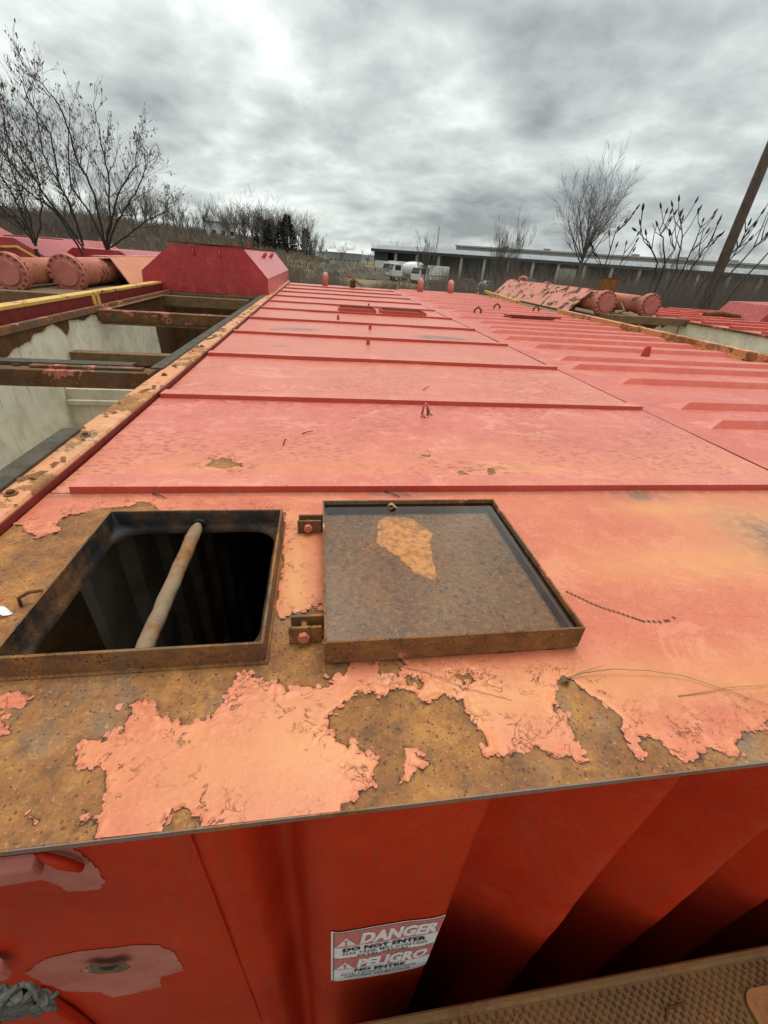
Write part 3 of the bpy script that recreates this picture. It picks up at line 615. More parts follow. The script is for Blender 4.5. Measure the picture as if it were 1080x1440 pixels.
# second pair of hatches far along the roof
for (x0, x1, y0, y1, lidk) in ((.24, .72, 5.90, 6.35, 0), (.80, 1.38, 5.88, 6.33, 1)):
    p = bpy.data.objects.new('small_hatch', None); col.objects.link(p); p.parent = tank
    for a in ((x0, x1, y0, y0+.01), (x0, x1, y1-.01, y1), (x0, x0+.01, y0+.01, y1-.01), (x1-.01, x1, y0+.01, y1-.01)): bx('hatch_side', M['rib'], p, *a, .0, .055)
    bx('hatch_floor', M['rust_dark'], p, x0+.01, x1-.01, y0+.01, y1-.01, .02, .03)
# goose-neck vents
def gooseneck(x, y, s, parent, mat='pipe_cap', yaw=0):
    pts = [(x, y, 0)]; c, s_ = math.cos(yaw), math.sin(yaw)
    for k in range(9):
        a = math.pi*k/8; u = .085*s*(1-math.cos(a)); pts.append((x+u*c, y+u*s_, .13*s+.09*s*math.sin(a)))
    pts.append((x+.17*s*c, y+.17*s*s_, .08*s)); return MB().tube(pts, .062*s, 12).build('vent_pipe', M[mat], parent, smooth=True)
gooseneck(.13, 11.6, 1.05, tank, yaw=R_(85)); MB().tube([(.80, 11.7, 0), (.80, 11.7, .15)], .07, 12).build('vent_stub', M['rust'], tank, smooth=True)
MB().add([(.58, 11.5, .31), (.64, 11.75, .31), (1.05, 11.75, .03), (1.00, 11.5, .03), (.585, 11.5, .335), (.645, 11.75, .335), (1.06, 11.75, .05), (1.01, 11.5, .05)], [(0, 1, 2, 3), (4, 5, 6, 7), (0, 4, 7, 3), (1, 5, 6, 2), (0, 1, 5, 4), (3, 2, 6, 7)]).build('tilted_flap', M['rust_dark'], tank)

# left of the end wall: pink primer patches, rung stub, rusty hole
def wpoly(pts, Y): return [(on_y(x, y, Y).x, on_y(x, y, Y).z) for x, y in pts]
for pts in ([(-90, 1215), (0, 1197), (58, 1191), (78, 1190), (92, 1197), (109, 1203), (124, 1216), (136, 1230), (145, 1244), (141, 1254), (125, 1257), (91, 1259), (80, 1250), (60, 1243), (0, 1252), (-90, 1262)],
            [(35, 1370), (48, 1360), (62, 1352), (90, 1345), (120, 1340), (160, 1337), (195, 1335), (220, 1336), (240, 1345), (251, 1358), (257, 1370), (225, 1380), (225, 1392), (190, 1400), (160, 1406), (130, 1400), (90, 1398), (60, 1385)]):
    w_ = np.array(wpoly(pts, .2795)); f_ = lambda P, w_=w_: -sdf(P, w_)+(fbm(P[:, 0]*60, P[:, 1]*60, 3)-.5)*.008
    x0, z0 = w_.min(0)-.01; x1, z1 = w_.max(0)+.01; x0 = max(x0, TX0+.003)
    sheet('primer_patch', M['primer'], tank, x0, x1, z0, z1, .0025, None, lambda c, f_=f_: f_(c) < 0, None, lambda P, Z: np.column_stack([P[:, 0], wall_full(P[:, 0], P[:, 1])-.0012, P[:, 1]]))
a = on_y(0, 1215, .262); bq = on_y(55, 1212, .262)
MB().prism([(.260, bq.z-.016), (.276, bq.z-.006), (.276, bq.z-.045), (.262, bq.z-.046)], -.73, bq.x-.012, 'x').build('rung_stub', M['primer'], tank, bevel=.005)
c_ = on_y(42, 1212, .27); MB().tube([(c_.x+.005, .276, c_.z+.004), (c_.x+.030, .272, c_.z-.02), (c_.x+.042, .276, c_.z-.050)], [.004, .007, .005], 8).build('bar_shadow_bead', M['wall'], tank, smooth=True)  # bead in wall red, shaped as the shadow of a bent bar
hp = [on_y(x, y, .2725) for x, y in ((112, 1365), (130, 1356), (150, 1358), (172, 1352), (184, 1360), (170, 1366), (140, 1369))]
MB().prism([(p.x, p.z) for p in hp], .2715, .2730, 'y').build('rust_scab', M['rim_edge'], tank)
hp = [on_y(x, y, .2700) for x, y in ((138, 1362), (152, 1361), (166, 1358), (160, 1364), (146, 1366))]
MB().prism([(p.x, p.z) for p in hp], .2706, .2712, 'y').build('rust_hole', M['black'], tank)
c_ = on_y(0, 1375, .25); MB().prism([(.256, c_.z-.010), (.276, c_.z+.002), (.276, c_.z-.05), (.258, c_.z-.056)], -.73, c_.x-.008, 'x').build('rung_stub', M['primer'], tank, bevel=.008)
c_ = on_y(25, 1400, .22); d1, d2, d3 = on_y(54, 1409, .262), on_y(105, 1442, .262), on_y(180, 1500, .262)
MB().prism([(-.73, d1.z+.04), (d1.x, d1.z), (d2.x, d2.z), (d3.x, d3.z), (-.73, d3.z-.1)], .262, .283, 'y').build('slanted_brace', M['wall'], tank, bevel=.006)
rp = thing('rope_bundle', 'frayed grey rope knotted round the rung stub at the bottom left', 'rope', (c_.x-.02, .18, c_.z))
c_ = on_y(12, 1400, .18); rp.location = (c_.x, .18, c_.z)
b = MB((c_.x, .18, c_.z))
for k in range(60):
    a0 = random.uniform(0, 6.28); x = c_.x+random.uniform(-.05, .022); z = c_.z+random.uniform(-.040, .020); pts = []
    for j in range(16): pts.append((x+.013*math.cos(a0+j*.55)+.0008*j, .178+.008*math.sin(a0*3+j*.7), z+.011*math.sin(a0*2+j*.5)-.0009*j))
    b.tube(pts, .0027, 6)
b.build('strand', M['rope'], rp, smooth=True)

# warning sign wrapped over the corrugation
SX0, SX1, SZ0, SZ1 = .006, .232, -.845, -.500
sign = bpy.data.objects.new('warning_sign', None); col.objects.link(sign); sign.parent = tank
sign['label'] = 'white and faded red danger label'
def wrap(u, v, off): x = SX0+u; return (x, float(wallY(np.array([x]))[0])+float((fbm(np.array([x*7]), np.array([(SZ0+v)*5]), 3)[0]-.5)*.008)-off, SZ0+v)
SW, SH = SX1-SX0, SZ1-SZ0
def sgrid(u0, u1, v0, v1, off, mat, name, rad=0):
    nu, nv = 40, 26; vs = []; fs = []
    for j in range(nv+1):
        for i in range(nu+1):
            u = u0+(u1-u0)*i/nu; v = v0+(v1-v0)*j/nv
            vs.append(wrap(u, v, off))
    for j in range(nv):
        for i in range(nu):
            a = j*(nu+1)+i; fs.append((a, a+1, a+nu+2, a+nu+1))
    o = MB().add(vs, fs).build(name, mat, sign, smooth=True)
sgrid(0, SW, 0, SH, .0022, M['signwhite'], 'sign_sheet')
sgrid(.006, SW-.002, SH-.098, SH-.004, .0032, M['signred'], 'red_band'); sgrid(.006, SW-.002, SH-.252, SH-.170, .0032, M['signred'], 'red_band')
def text(s, u0, v0, wid, hgt, mat, bold=0, off=.0042, shear=0):
    cu = bpy.data.curves.new('t', 'FONT'); cu.body = s; cu.size = 1; cu.offset = bold; cu.resolution_u = 2; cu.shear = shear
    to = bpy.data.objects.new('t', cu); col.objects.link(to)
    bpy.context.view_layer.update(); me = bpy.data.meshes.new_from_object(to.evaluated_get(bpy.context.evaluated_depsgraph_get()))
    bpy.data.objects.remove(to); bpy.data.curves.remove(cu)
    X = [v.co.x for v in me.vertices]; Y = [v.co.y for v in me.vertices]; x0, x1, y0, y1 = min(X), max(X), min(Y), max(Y)
    for v in me.vertices: v.co = wrap(u0+(v.co.x-x0)/(x1-x0)*wid, v0+(v.co.y-y0)/(y1-y0)*hgt, off)
    me.name = 'lettering'; me.materials.clear(); me.materials.append(mat); return new_obj('lettering', me, sign)
text('DANGER', .058, SH-.088, .160, .068, M['signwhite'], .055, shear=.12)
text('DO NOT ENTER', .024, SH-.127, .176, .022, M['black'], .045)
text('THIS TANK MAY CONTAIN', .022, SH-.148, .182, .0125, M['black'], .012)
text('FATAL VAPORS', .056, SH-.167, .110, .0125, M['black'], .012)
text('PELIGRO', .056, SH-.245, .158, .062, M['signwhite'], .055, shear=.12)
text('NO ENTRE', .052, SH-.279, .116, .020, M['black'], .045)
text('ESTE TANQUE CONTIENE', .024, SH-.301, .172, .0125, M['black'], .012)
text('VAPORES VENENOSOS', .030, SH-.321, .154, .0125, M['black'], .012)
for vz in (SH-.088, SH-.246):
    tri = [(.010, vz), (.050, vz), (.030, vz+.052)]; MB().add([wrap(u, v, .0040) for u, v in tri], [(0, 1, 2)]).build('warning_triangle', M['signwhite'], sign)
    ex = [(.0285, vz+.018), (.0315, vz+.018), (.0335, vz+.036), (.0265, vz+.036)]; MB().add([wrap(u, v, .0048) for u, v in ex], [(0, 1, 2, 3)]).build('exclamation_mark', M['signred'], sign)
    ex = [(.0280, vz+.008), (.0320, vz+.008), (.0320, vz+.014), (.0280, vz+.014)]; MB().add([wrap(u, v, .0048) for u, v in ex], [(0, 1, 2, 3)]).build('exclamation_mark', M['signred'], sign)
MB().add([wrap(.0045, SH-.004, .0035), wrap(.0045, .004, .0035), wrap(.0060, .004, .0035), wrap(.0060, SH-.004, .0035)], [(0, 1, 2, 3)]).build('sign_border', M['black'], sign)

# ================================================================ WALKWAY below, rusty embossed plate
WZ = -.80; WY1 = .192
wk = thing('walkway', 'rusty embossed steel walkway plate below the red end wall', 'walkway', (0, 0, WZ))
wk.location = (0, 0, 0)
bx('deck_plate', M['walk'], wk, .02, 2.4, -.55, WY1-.006, WZ-.012, WZ-.004)
MB().prism([(WY1-.018, WZ-.012), (WY1-.018, WZ+.002), (WY1-.012, WZ+.007), (WY1-.004, WZ+.007), (WY1, WZ+.001), (WY1, WZ-.05), (WY1-.006, WZ-.05), (WY1-.006, WZ-.012)], .02, 2.4, 'x').build('edge_lip', M['walk'], wk, smooth=False, bevel=.001)
b = MB(); x = .03; k = 0
while x < 1.5:
    y = WY1-.026-(.0085 if k % 2 else 0)
    while y > -.12:
        if not (x > .94 and y < .125): b.prism([(x-.0028, y-.004), (x+.0028, y-.004), (x+.0034, y), (x+.0028, y+.004), (x-.0028, y+.004), (x-.0034, y)], WZ-.0045, WZ-.0008, 'z')
        y -= .017
    x += .0105; k += 1
b.build('tread_bumps', M['rust_dark'], wk, 'stuff')
hp = bpy.data.objects.new('deck_hatch', None); col.objects.link(hp); hp.parent = wk
b = MB(); o_ = rrect(.945, 1.6, -.4, .132, .03, 6); i_ = rrect(.957, 1.588, -.388, .120, .02, 6); n = len(o_)
b.add([(x, y, WZ-.003) for x, y in o_]+[(x, y, WZ+.006) for x, y in o_]+[(x, y, WZ+.006) for x, y in i_]+[(x, y, WZ-.003) for x, y in i_], [(r*n+j, r*n+(j+1) % n, (r+1)*n+(j+1) % n, (r+1)*n+j) for r in range(3) for j in range(n)])
b.build('hatch_rim', M['walk_plate'], hp, bevel=.001)
bx('hatch_plate', M['walk_plate'], hp, .955, 1.59, -.39, .122, WZ-.003, WZ+.0015)
bx('slot_handle', M['rust_dark'], hp, .985, 1.2, .088, .096, WZ+.0015, WZ+.012, bevel=.002)
bx('slot_handle', M['rust_dark'], hp, .975, 1.2, .070, .074, WZ+.0015, WZ+.008, bevel=.001)
MB().tube([on_z(938, 1436, WZ+.004), on_z(938, 1418, WZ+.004), on_z(962, 1410, WZ+.004)], .0025, 6).build('bent_rod', M['rust_dark'], wk)
bx('bracket', M['rust_dark'], wk, on_z(920, 1440, WZ).x, on_z(935, 1438, WZ).x, .035, .055, WZ-.003, WZ+.02, bevel=.002)
bx('light_block_skirt', M['rust_dark'], wk, .02, 2.4, WY1-.012, WY1-.007, -3.3, WZ-.0125)  # added plate that keeps light out of the gap below the end wall
for x in (.1, 1.3, 2.3): bx('support_leg', M['walk'], wk, x, x+.06, -.5, -.44, -3.3, WZ-.012)

# ================================================================ RIGHT NEIGHBOUR B (rounded ribs)
tb = thing('storage_tank', 'red tank right of the hatch tank, its roof ribs tapered at the ends', 'storage tank', (0, 0, 0))
BX0, BX1 = 1.735, 4.10
bx('roof_plate', M['roof_b'], tb, BX0, BX1, -.2, 11.9, -.012, .0); bx('tank_body', M['wall'], tb, BX0, BX1, -.2, 11.9, -3.3, -.012)
bst = [(1.45, 2.06), (1.74, 1.84), (2.05, 1.92), (2.60, 1.93), (3.02, 1.80), (3.34, 1.87), (3.90, 1.90), (4.33, 1.78)]
y = 4.78; k = 0
while y < 11.7: bst.append((y, 1.80+.08*(k % 3))); y += (.34, .52, .44)[k % 3]; k += 1
for y, x0 in bst[1:]:
    two_tone(MB().add([(x0, y+.09, 0), (x0+.14, y+.030, .034), (BX1-.05, y+.030, .036), (BX1, y, 0), (x0+.06, y-.006, -.002), (BX1-.05, y-.006, -.002),
              (x0+.15, y+.14, .034), (BX1-.05, y+.14, .036), (x0+.05, y+.24, -.001), (BX1, y+.24, -.001)],
             [(4, 5, 2, 1), (1, 2, 7, 6), (6, 7, 9, 8), (0, 4, 1), (0, 1, 6), (0, 6, 8), (5, 3, 2), (2, 3, 9, 7)]).build('roof_rib', M['roof_brib'], tb, bevel=.002), M['roof_b'], .85)
def blug(p, s=1):
    c = on_z(*p); x, y = c.x, c.y; return MB().prism([(x-.05*s, 0), (x+.05*s, 0), (x+.035*s, .08*s), (x+.015*s, .10*s), (x-.015*s, .10*s), (x-.035*s, .08*s)], y-.008, y+.008, 'y').build('lifting_lug', M['rib'], tb, bevel=.002)
blug((907, 501), .9); 
for p in ((671, 443), (698, 437), (753, 440)):
    c = on_z(*p); MB().tube([(c.x-.05, c.y, 0), (c.x-.05, c.y, .07), (c.x, c.y, .11), (c.x+.05, c.y, .07), (c.x+.05, c.y, 0)], .014, 6).build('lifting_ring', M['rust_dark'], tb)
c = on_z(745, 451); p = bpy.data.objects.new('small_hatch', None); col.objects.link(p); p.parent = tb
bx('hatch_lid', M['rib'], p, c.x-.35, c.x+.30, c.y-.15, c.y+.15, .04, .065, bevel=.004); bx('hatch_collar', M['rust_dark'], p, c.x-.30, c.x+.25, c.y-.12, c.y+.12, .0, .04)
MB().tube([(c.x-.4, c.y-.16, .07), (c.x+.38, c.y-.16, .07)], .012, 6).build('latch_bar', M['rust_dark'], p)
gooseneck(2.43, 11.3, 1.15, tb, yaw=R_(80)); gooseneck(3.22, 11.4, 1.15, tb, yaw=R_(80))
for x, y in ((1.9, 11.5), (3.9, 11.3)): MB().tube([(x, y, 0), (x, y, .11)], [.02, .012], 6).build('drain_nipple', M['yellow'], tb)
bx('edge_beam', M['rim'], tb, 4.11, 4.21, -.2, 7.6, -.06, .085, bevel=.004)
y = 3.0
for k in range(9):
    L = random.uniform(.35, .7); bx('yellow_trim', M['yellow'], tb, 4.085, 4.109, y, y+L, -.004, .012+.006*(k % 2)); y += L+random.uniform(.02, .25)
a_, b_ = on_z(681, 416), on_z(729, 429)
o = MB().tube([a_+Vector((0, 0, .10)), b_+Vector((0, 0, .05))], .04, 4).build('yellow_rail', M['yellow'], tb)

# ================================================================ C: open tank right, white inside
tcn = thing('storage_tank', 'open-topped tank right of the orange edge beam, white lining inside', 'storage tank', (0, 0, 0))
def wattr(f): return dict(peel=f)
def wallX(name, X, y0, y1, z0, z1, f, parent, mat='white_wall', step=.025):
    return sheet(name, M[mat], parent, y0, y1, z0, z1, step, None, None, wattr(f), lambda P, Z: np.column_stack([np.full(len(P), X)+(fbm(P[:, 0]*2, P[:, 1]*2, 2)-.5)*.02, P[:, 0], P[:, 1]]))
def wallYY(name, Y, x0, x1, z0, z1, f, parent, mat='white_wall', step=.025):
    return sheet(name, M[mat], parent, x0, x1, z0, z1, step, None, None, wattr(f), lambda P, Z: np.column_stack([P[:, 0], np.full(len(P), Y)+(fbm(P[:, 0]*2, P[:, 1]*2, 2)-.5)*.02, P[:, 1]]))
jag = lambda P, z, k=.25, s=0: z-P[:, 1]+(fbm(P[:, 0]*5+s, P[:, 0]*0+P[:, 1]*1.2, 4)-.5)*k
CX0, CX1 = 4.24, 6.66
wallX('inner_wall', CX1-.06, .8, 7.6, -2.6, -.005, lambda P: jag(P, .12, .25), tcn); bx('outer_wall', M['wall'], tcn, CX1-.04, CX1, .8, 11.9, -3.3, -.005)
wallX('inner_wall', CX0+.03, .8, 7.6, -2.6, -.08, lambda P: jag(P, -.3, .4), tcn); wallYY('end_bulkhead', 7.62, CX0+.03, CX1-.06, -2.6, -.005, lambda P: jag(P, -.1, .5), tcn)
bx('tank_floor', M['white'], tcn, CX0, CX1, .8, 7.6, -2.65, -2.6); bx('top_rail', M['beam'], tcn, CX1-.10, CX1+.0, .8, 7.62, -.003, .03, bevel=.003)
bx('near_wall', M['wall'], tcn, CX0, CX1-.04, .76, .8, -3.3, -.01)
for y in (3.0, 5.3): bx('wall_stud', M['white'], tcn, CX1-.075, CX1-.055, y, y+.03, -2.6, -.01)
bx('deck_plate', M['beam_brown'], tcn, CX0, CX1, 7.63, 12.2, -.06, .0); bx('tank_body', M['wall'], tcn, CX0+.02, CX1-.05, 7.64, 12.1, -3.3, -.06)
bx('sill_angle', M['beam_brown'], tcn, 5.0, CX1-.02, 7.45, 7.62, -.06, .06, bevel=.004)

def flange_pipe(name, label, x, y0, y1, r, zc, group, ang=0):
    p = thing(name, label, 'pipe', (x, y0, zc), group); off = (x, y0, zc)
    n = 28; MB(off).tube([(x, y0+.07, zc), (x, y1, zc)], r, n).build('pipe_body', M['pipe'], p, smooth=True)
    k = 0
    for yy in (y0, y1-.10): 
        f = MB(off).tube([(x, yy, zc), (x, yy+.045, zc)], r+.055, n).build('flange', M['pipe_cap'], p, bevel=.004)
        MB(off).tube([(x, yy+.05, zc), (x, yy+.10, zc)], r+.058, n).build('flange', M['pipe'], p, bevel=.004)
        if k == 0:
            MB(off).tube([(x, yy-.025, zc), (x, yy-.001, zc)], r-.015, n).build('end_cap', M['pipe_cap'], p, bevel=.006)
            for j in range(16):
                a = 2*math.pi*j/16; bxx, bz = x+(r+.033)*math.cos(a), zc+(r+.033)*math.sin(a)
                MB(off).prism([(bxx+.013*math.cos(R_(60*q)), bz+.013*math.sin(R_(60*q))) for q in range(6)], yy-.020, yy+.115, 'y').build('bolt', M['rust_dark'], f)
        k += 1
    for yy in (y0+1.2, y1-.9): MB(off).prism([(x-r*.9, zc-.02), (x-r*.9, -.0), (x+r*.9, -.0), (x+r*.9, zc-.02), (x+r*.5, zc-r*.85), (x-r*.5, zc-r*.85)], yy, yy+.05, 'y').build('saddle', M['rust_dark'], p)
    return p
flange_pipe('flanged_pipe', 'salmon flanged pipe on the right, partly under the sloping cover', 5.11, 7.78, 12.2, .150, .215, 'flanged pipes lying on the right tank')
flange_pipe('flanged_pipe', 'rightmost salmon flanged pipe, uncovered beside its twin', 6.10, 7.9, 12.2, .150, .215, 'flanged pipes lying on the right tank')
cv = thing('pipe_cover', 'peeling salmon sloping cover with a white oval over the right pipes', 'cover', (0, 0, 0))
slab4([(4.62, 8.15, .0), (4.62, 12.2, .0), (5.02, 12.2, .40), (5.02, 8.15, .40)], .02, 'sloping_sheet', M['cover'], cv)
slab4([(4.60, 8.15, -.06), (4.60, 12.2, -.06), (4.615, 12.2, .03), (4.615, 8.15, .03)], .02, 'lower_skirt', M['rust_dark'], cv)
slab4([(5.02, 8.15, .40), (5.02, 12.2, .40), (5.16, 12.2, .40), (5.16, 8.15, .40)], .02, 'top_strip', M['rust_dark'], cv)
u = Vector((.4, 0, .4)).normalized(); c0 = Vector((4.84, 10.5, .22)); nn = Vector((-.707, 0, .707))*.004
MB().add([c0+nn+u*(.10*math.sin(a))+Vector((0, .42*math.cos(a), 0)) for a in [2*math.pi*k/24 for k in range(24)]], [tuple(range(24))]).build('white_oval', M['vanwhite'], cv)
MB().tube([(5.35, 8.0, .06), (5.45, 7.95, .04), (5.65, 7.97, .10), (5.78, 8.3, .20)], .018, 8).build('hose', M['beam_brown'], cv, smooth=True)
for k, (x, y) in enumerate(((4.95, 11.2), (5.30, 11.9))):
    MB().tube([(x-.10, y, .38), (x-.08, y, .47), (x, y, .50), (x+.08, y, .47), (x+.10, y, .38)], .03, 8).build('hoop', M['pipe_cap'], cv, smooth=True)
jb = thing('junction_box', 'small rusty orange box behind the right flanged pipes', 'box', (6.35, 9.8, .2))
MB((6.35, 9.8, .2)).box(6.2, 6.52, 9.7, 9.95, .30, .60).build('box_body', M['rust'], jb, bevel=.01); MB((6.35, 9.8, .2)).box(6.34, 6.38, 9.8, 9.84, 0, .30).build('box_post', M['rust_dark'], jb)
MB((6.35, 9.8, .2)).box(6.19, 6.53, 9.69, 9.96, .601, .615).build('box_lid', M['rust_dark'], jb)

# F: closed red tank past it
tf = thing('storage_tank', 'closed red ribbed tank at the far right beyond the white lined one', 'storage tank', (0, 0, 0))
bx('roof_plate', M['roof_far'], tf, 6.72, 11.6, 2.5, 11.5, -.02, 0.0); bx('tank_body', M['wall'], tf, 6.72, 11.6, 2.5, 11.5, -3.3, -.02)
y = 3.1
while y < 11.4: bx('roof_rib', M['roof_far'], tf, 6.95+.25*(int(y*3) % 2), 9.0, y, y+.10, 0, .05, bevel=.004); bx('roof_rib', M['roof_far'], tf, 9.2, 11.5, y, y+.10, 0, .05, bevel=.004); y += .62
for k in range(22): bx('side_tab', M['redtank'], tf, 6.70, 6.73, 3.2+k*.36, 3.38+k*.36, -.12, .02)
bc = thing('sloping_cover', 'dark red sloping cover with a pale oval at the right edge', 'cover', (9.7, 9, 0))
MB((9.7, 9, 0)).prism([(9.05, 0), (9.35, .34), (10.4, .38), (10.4, 0)], 8.4, 9.6, 'y').build('cover_body', M['redtank'], bc, bevel=.01)
c0 = Vector((9.85, 8.395, .2)); MB((9.7, 9, 0)).add([(9.80+.17*math.cos(a), 8.394, .21+.075*math.sin(a)) for a in [2*math.pi*k/24 for k in range(24)]], [tuple(range(24))]).build('pale_oval', M['yellow'], bc)
MB((9.7, 9, 0)).tube([(8.3, 9.0, .06), (8.7, 9.0, .10), (9.1, 8.9, .06)], .05, 8).build('valve_pipe', M['rust_dark'], bc)

# ================================================================ D: open tank left with cross beams and hood
td = thing('storage_tank', 'open-topped tank on the left with rusty cross beams over a white lining', 'storage tank', (0, 0, 0))
DX1 = -.742; DXi = -.845; DX0 = -2.27
MB().prism([(DXi, .024), (DXi+.006, .030), (DX1-.006, .030), (DX1, .022), (DX1, -.14), (DXi, -.14)], -.3, 12.2, 'y').build('side_rail', M['rim'], td, bevel=.002)
bx('rail_side_plate', M['rimside'], td, DX1, DX1+.004, -.3, 12.2, -.12, .021)
slab4([(-.870, -.3, .040), (-.786, -.3, .040), (-.822, 1.50, .040), (-.880, 1.50, .040)], .008, 'seal_strip', M['strip'], td, .001); bx('seal_strip', M['strip'], td, DXi-.050, DXi+.012, 2.42, 12.0, .0305, .039, bevel=.002)
for x, y in ((-.79, 1.455), (-.785, 1.045), (-.79, 2.3), (-.79, 3.1)):
    MB().tube([(x, y, .029), (x, y, .034)], .015, 12).build('rail_washer', M['rust'], td); MB().tube([(x, y, .034), (x, y, .041)], .009, 6).build('rail_bolt', M['rust_dark'], td)
# loose scale standing up on the orange rail
random.seed(3); b = MB()
for k in range(70):
    x = random.uniform(DXi+.01, DX1-.012); y = random.uniform(.3, 1) if k < 8 else 1.1+random.random()**1.4*8; L = random.uniform(.012, .045); w_ = random.uniform(.005, .014); a = random.uniform(1.0, 2.2); z = .0302
    dx, dy = math.cos(a), math.sin(a); b.add([(x-dx*L, y-dy*L, z), (x+dx*L, y+dy*L, z), (x+dx*L*.6-dy*w_, y+dy*L*.6+dx*w_, z+.006), (x-dx*L*.7-dy*w_*1.3, y-dy*L*.7+dx*w_, z+.009)], [(0, 1, 2, 3)])
b.build('paint_scale', M['rim_edge'], td, 'stuff')
WP = [(on_x(x, y, -2.22).y, on_x(x, y, -2.22).z) for x, y in ((2, 509), (18, 492), (41, 479), (46, 470), (60, 466), (66, 459), (72, 453), (80, 459), (89, 466), (95, 473), (97, 462), (96, 450), (103, 451), (110, 450), (118, 450), (124, 446), (130, 442), (140, 441), (156, 442), (169, 444), (175, 452), (180, 458), (181, 444), (200, 443), (217, 444), (221, 470), (227, 495), (235, 560), (200, 900), (0, 900), (-80, 540))]
def dleft(P):
    s = -sdf(P, WP); s = np.where(P[:, 0] < 4.0, np.maximum(s, -.42-P[:, 1]), s); return s+(fbm(P[:, 0]*9, P[:, 1]*5, 3)-.5)*.03
wallX('inner_wall', -2.22, -.3, 8.0, -2.6, -.02, dleft, td, step=.02)
wallX('inner_wall', DXi-.01, -.3, 8.0, -2.6, -.14, lambda P: jag(P, -.6, .5), td, step=.05)
MB().prism([(DX0, -.02), (DX0, .026), (DX0+.06, .030), (DX0+.07, -.02)], -.3, 8.0, 'y').build('far_rail', M['beam'], td, bevel=.002)
bx('tank_floor', M['white'], td, DX0, DXi, -.3, 8, -2.65, -2.6); bx('near_wall', M['wall'], td, DX0, DXi-.02, -.34, -.3, -3.3, .0)
bx('outer_wall', M['wall'], td, DX0-.02, DX0-.004, -.3, 12.2, -3.3, -.0)
wallYY('partition', 4.02, -2.22, DXi-.01, -2.6, -.62, lambda P: jag(P, .5, .1), td); wallYY('end_bulkhead', 7.3, -2.22, DXi-.01, -2.6, -.06, lambda P: jag(P, -1.2, .8)*0-1, td)
bx('partition_ledge', M['white'], td, -2.21, DXi-.012, 3.95, 4.02, -.66, -.62, bevel=.004)
bx('partition_cap', M['white'], td, -2.21, DXi-.012, 3.99, 4.016, -.62, -.53, bevel=.002); MB().tube([(-1.75, 4.015, -.80), (-1.75, 4.005, -.80)], .03, 12).build('drain_hole', M['black'], td)
def beam(y, z, name='cross_beam', mat='beam', w_=.11, h=.085, x1=DXi-.006, x0=-2.21, cap=None):
    p = MB().prism([(y, z-h), (y, z), (y+.006, z+.002), (y+w_, z+.002), (y+w_, z-.02), (y+.012, z-.02), (y+.012, z-h+.012), (y+.05, z-h+.012), (y+.05, z-h)], x0, x1, 'x').build(name, M[mat], td, bevel=.002)
    return p
beam(2.42, .006, mat='beam'); bx('beam_cap_strip', M['strip'], td, -2.2, -1.02, 2.50, 2.58, .010, .028, bevel=.002); bx('beam_cap_plate', M['beam'], td, -1.5, -.95, 2.455, 2.495, .010, .022, bevel=.002)
beam(3.55, -.06, mat='beam_brown', h=.03, w_=.08, x1=-1.0) if False else None
MB().prism([(4.2, -.36), (4.2, -.265), (4.31, -.265), (4.31, -.28), (4.215, -.28), (4.215, -.36)], -2.2, DXi-.02, 'x').build('cross_beam', M['beam_brown'], td, bevel=.002)
MB().prism([(4.33, -.46), (4.33, -.37), (4.36, -.37), (4.36, -.46)], -2.2, DXi-.02, 'x').build('cross_beam', M['rust_dark'], td)
beam(4.92, .0, mat='beam', h=.10); bx('beam_web', M['beam_brown'], td, -2.2, DXi-.02, 4.935, 4.95, -.13, -.02)
MB().add([(-2.21, 5.0, -.003), (-2.21, 5.14, -.003), (-2.21, 6.9, -.003), (-2.14, 5.0, -.003), (-2.14, 6.9, -.003)], [(0, 1, 2, 4, 3)]).build('rail_flange', M['beam'], td)
beam(7.02, -.02, mat='beam_brown', h=.13); bx('hanging_strap', M['strip'], td, -1.03, -.97, 7.0, 7.018, -.45, .02)
dd = MB(); random.seed(5)
for k in range(26):
    x = random.uniform(-2.1, -1.0); y = 2.45+random.random()*.10; dd.box(x, x+random.uniform(.01, .05), y, y+.01, .009, .014+random.random()*.01)
dd.build('scale_flakes', M['rust_dark'], td, 'stuff')
st = tag(MB((-1.3, 2.5, .04)).tube([(-1.62+.06*k, 2.49+.006*math.sin(k*3), .036+.004*math.sin(k*2)) for k in range(5)], [.006, .011, .009, .012, .006], 6).build('stick', M['dry_grass'], None, smooth=True), 'pale broken stick lying on the near cross beam of the open left tank', 'stick')
# hood over the far end of D
hd = thing('steel_hood', 'crimson chamfered steel hood over the far end of the open left tank', 'hood', (-1.7, 7.5, 0))
off = (-1.7, 7.5, 0)
hp_ = [(-2.62, .0), (-2.60, .255), (-2.135, .615), (-1.13, .640), (-.79, .255), (-.79, .012)]
MB(off).prism(hp_, 7.50, 7.52, 'y').build('end_plate', M['hood'], hd); MB(off).prism(hp_, 12.55, 12.57, 'y').build('end_plate', M['hood'], hd)
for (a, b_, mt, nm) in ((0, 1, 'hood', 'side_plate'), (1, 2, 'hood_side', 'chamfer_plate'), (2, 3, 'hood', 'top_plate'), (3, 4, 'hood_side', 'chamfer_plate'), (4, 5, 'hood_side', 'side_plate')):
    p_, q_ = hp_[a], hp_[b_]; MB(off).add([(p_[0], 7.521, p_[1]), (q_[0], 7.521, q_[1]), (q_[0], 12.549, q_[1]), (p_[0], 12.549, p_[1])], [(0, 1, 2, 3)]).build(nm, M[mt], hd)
MB(off).box(-2.16, -1.10, 7.47, 12.6, .640, .652).build('top_lip', M['rust_dark'], hd); MB(off).box(-2.63, -.77, 7.40, 7.50, -.11, -.002).build('sill', M['beam_brown'], hd, bevel=.006)
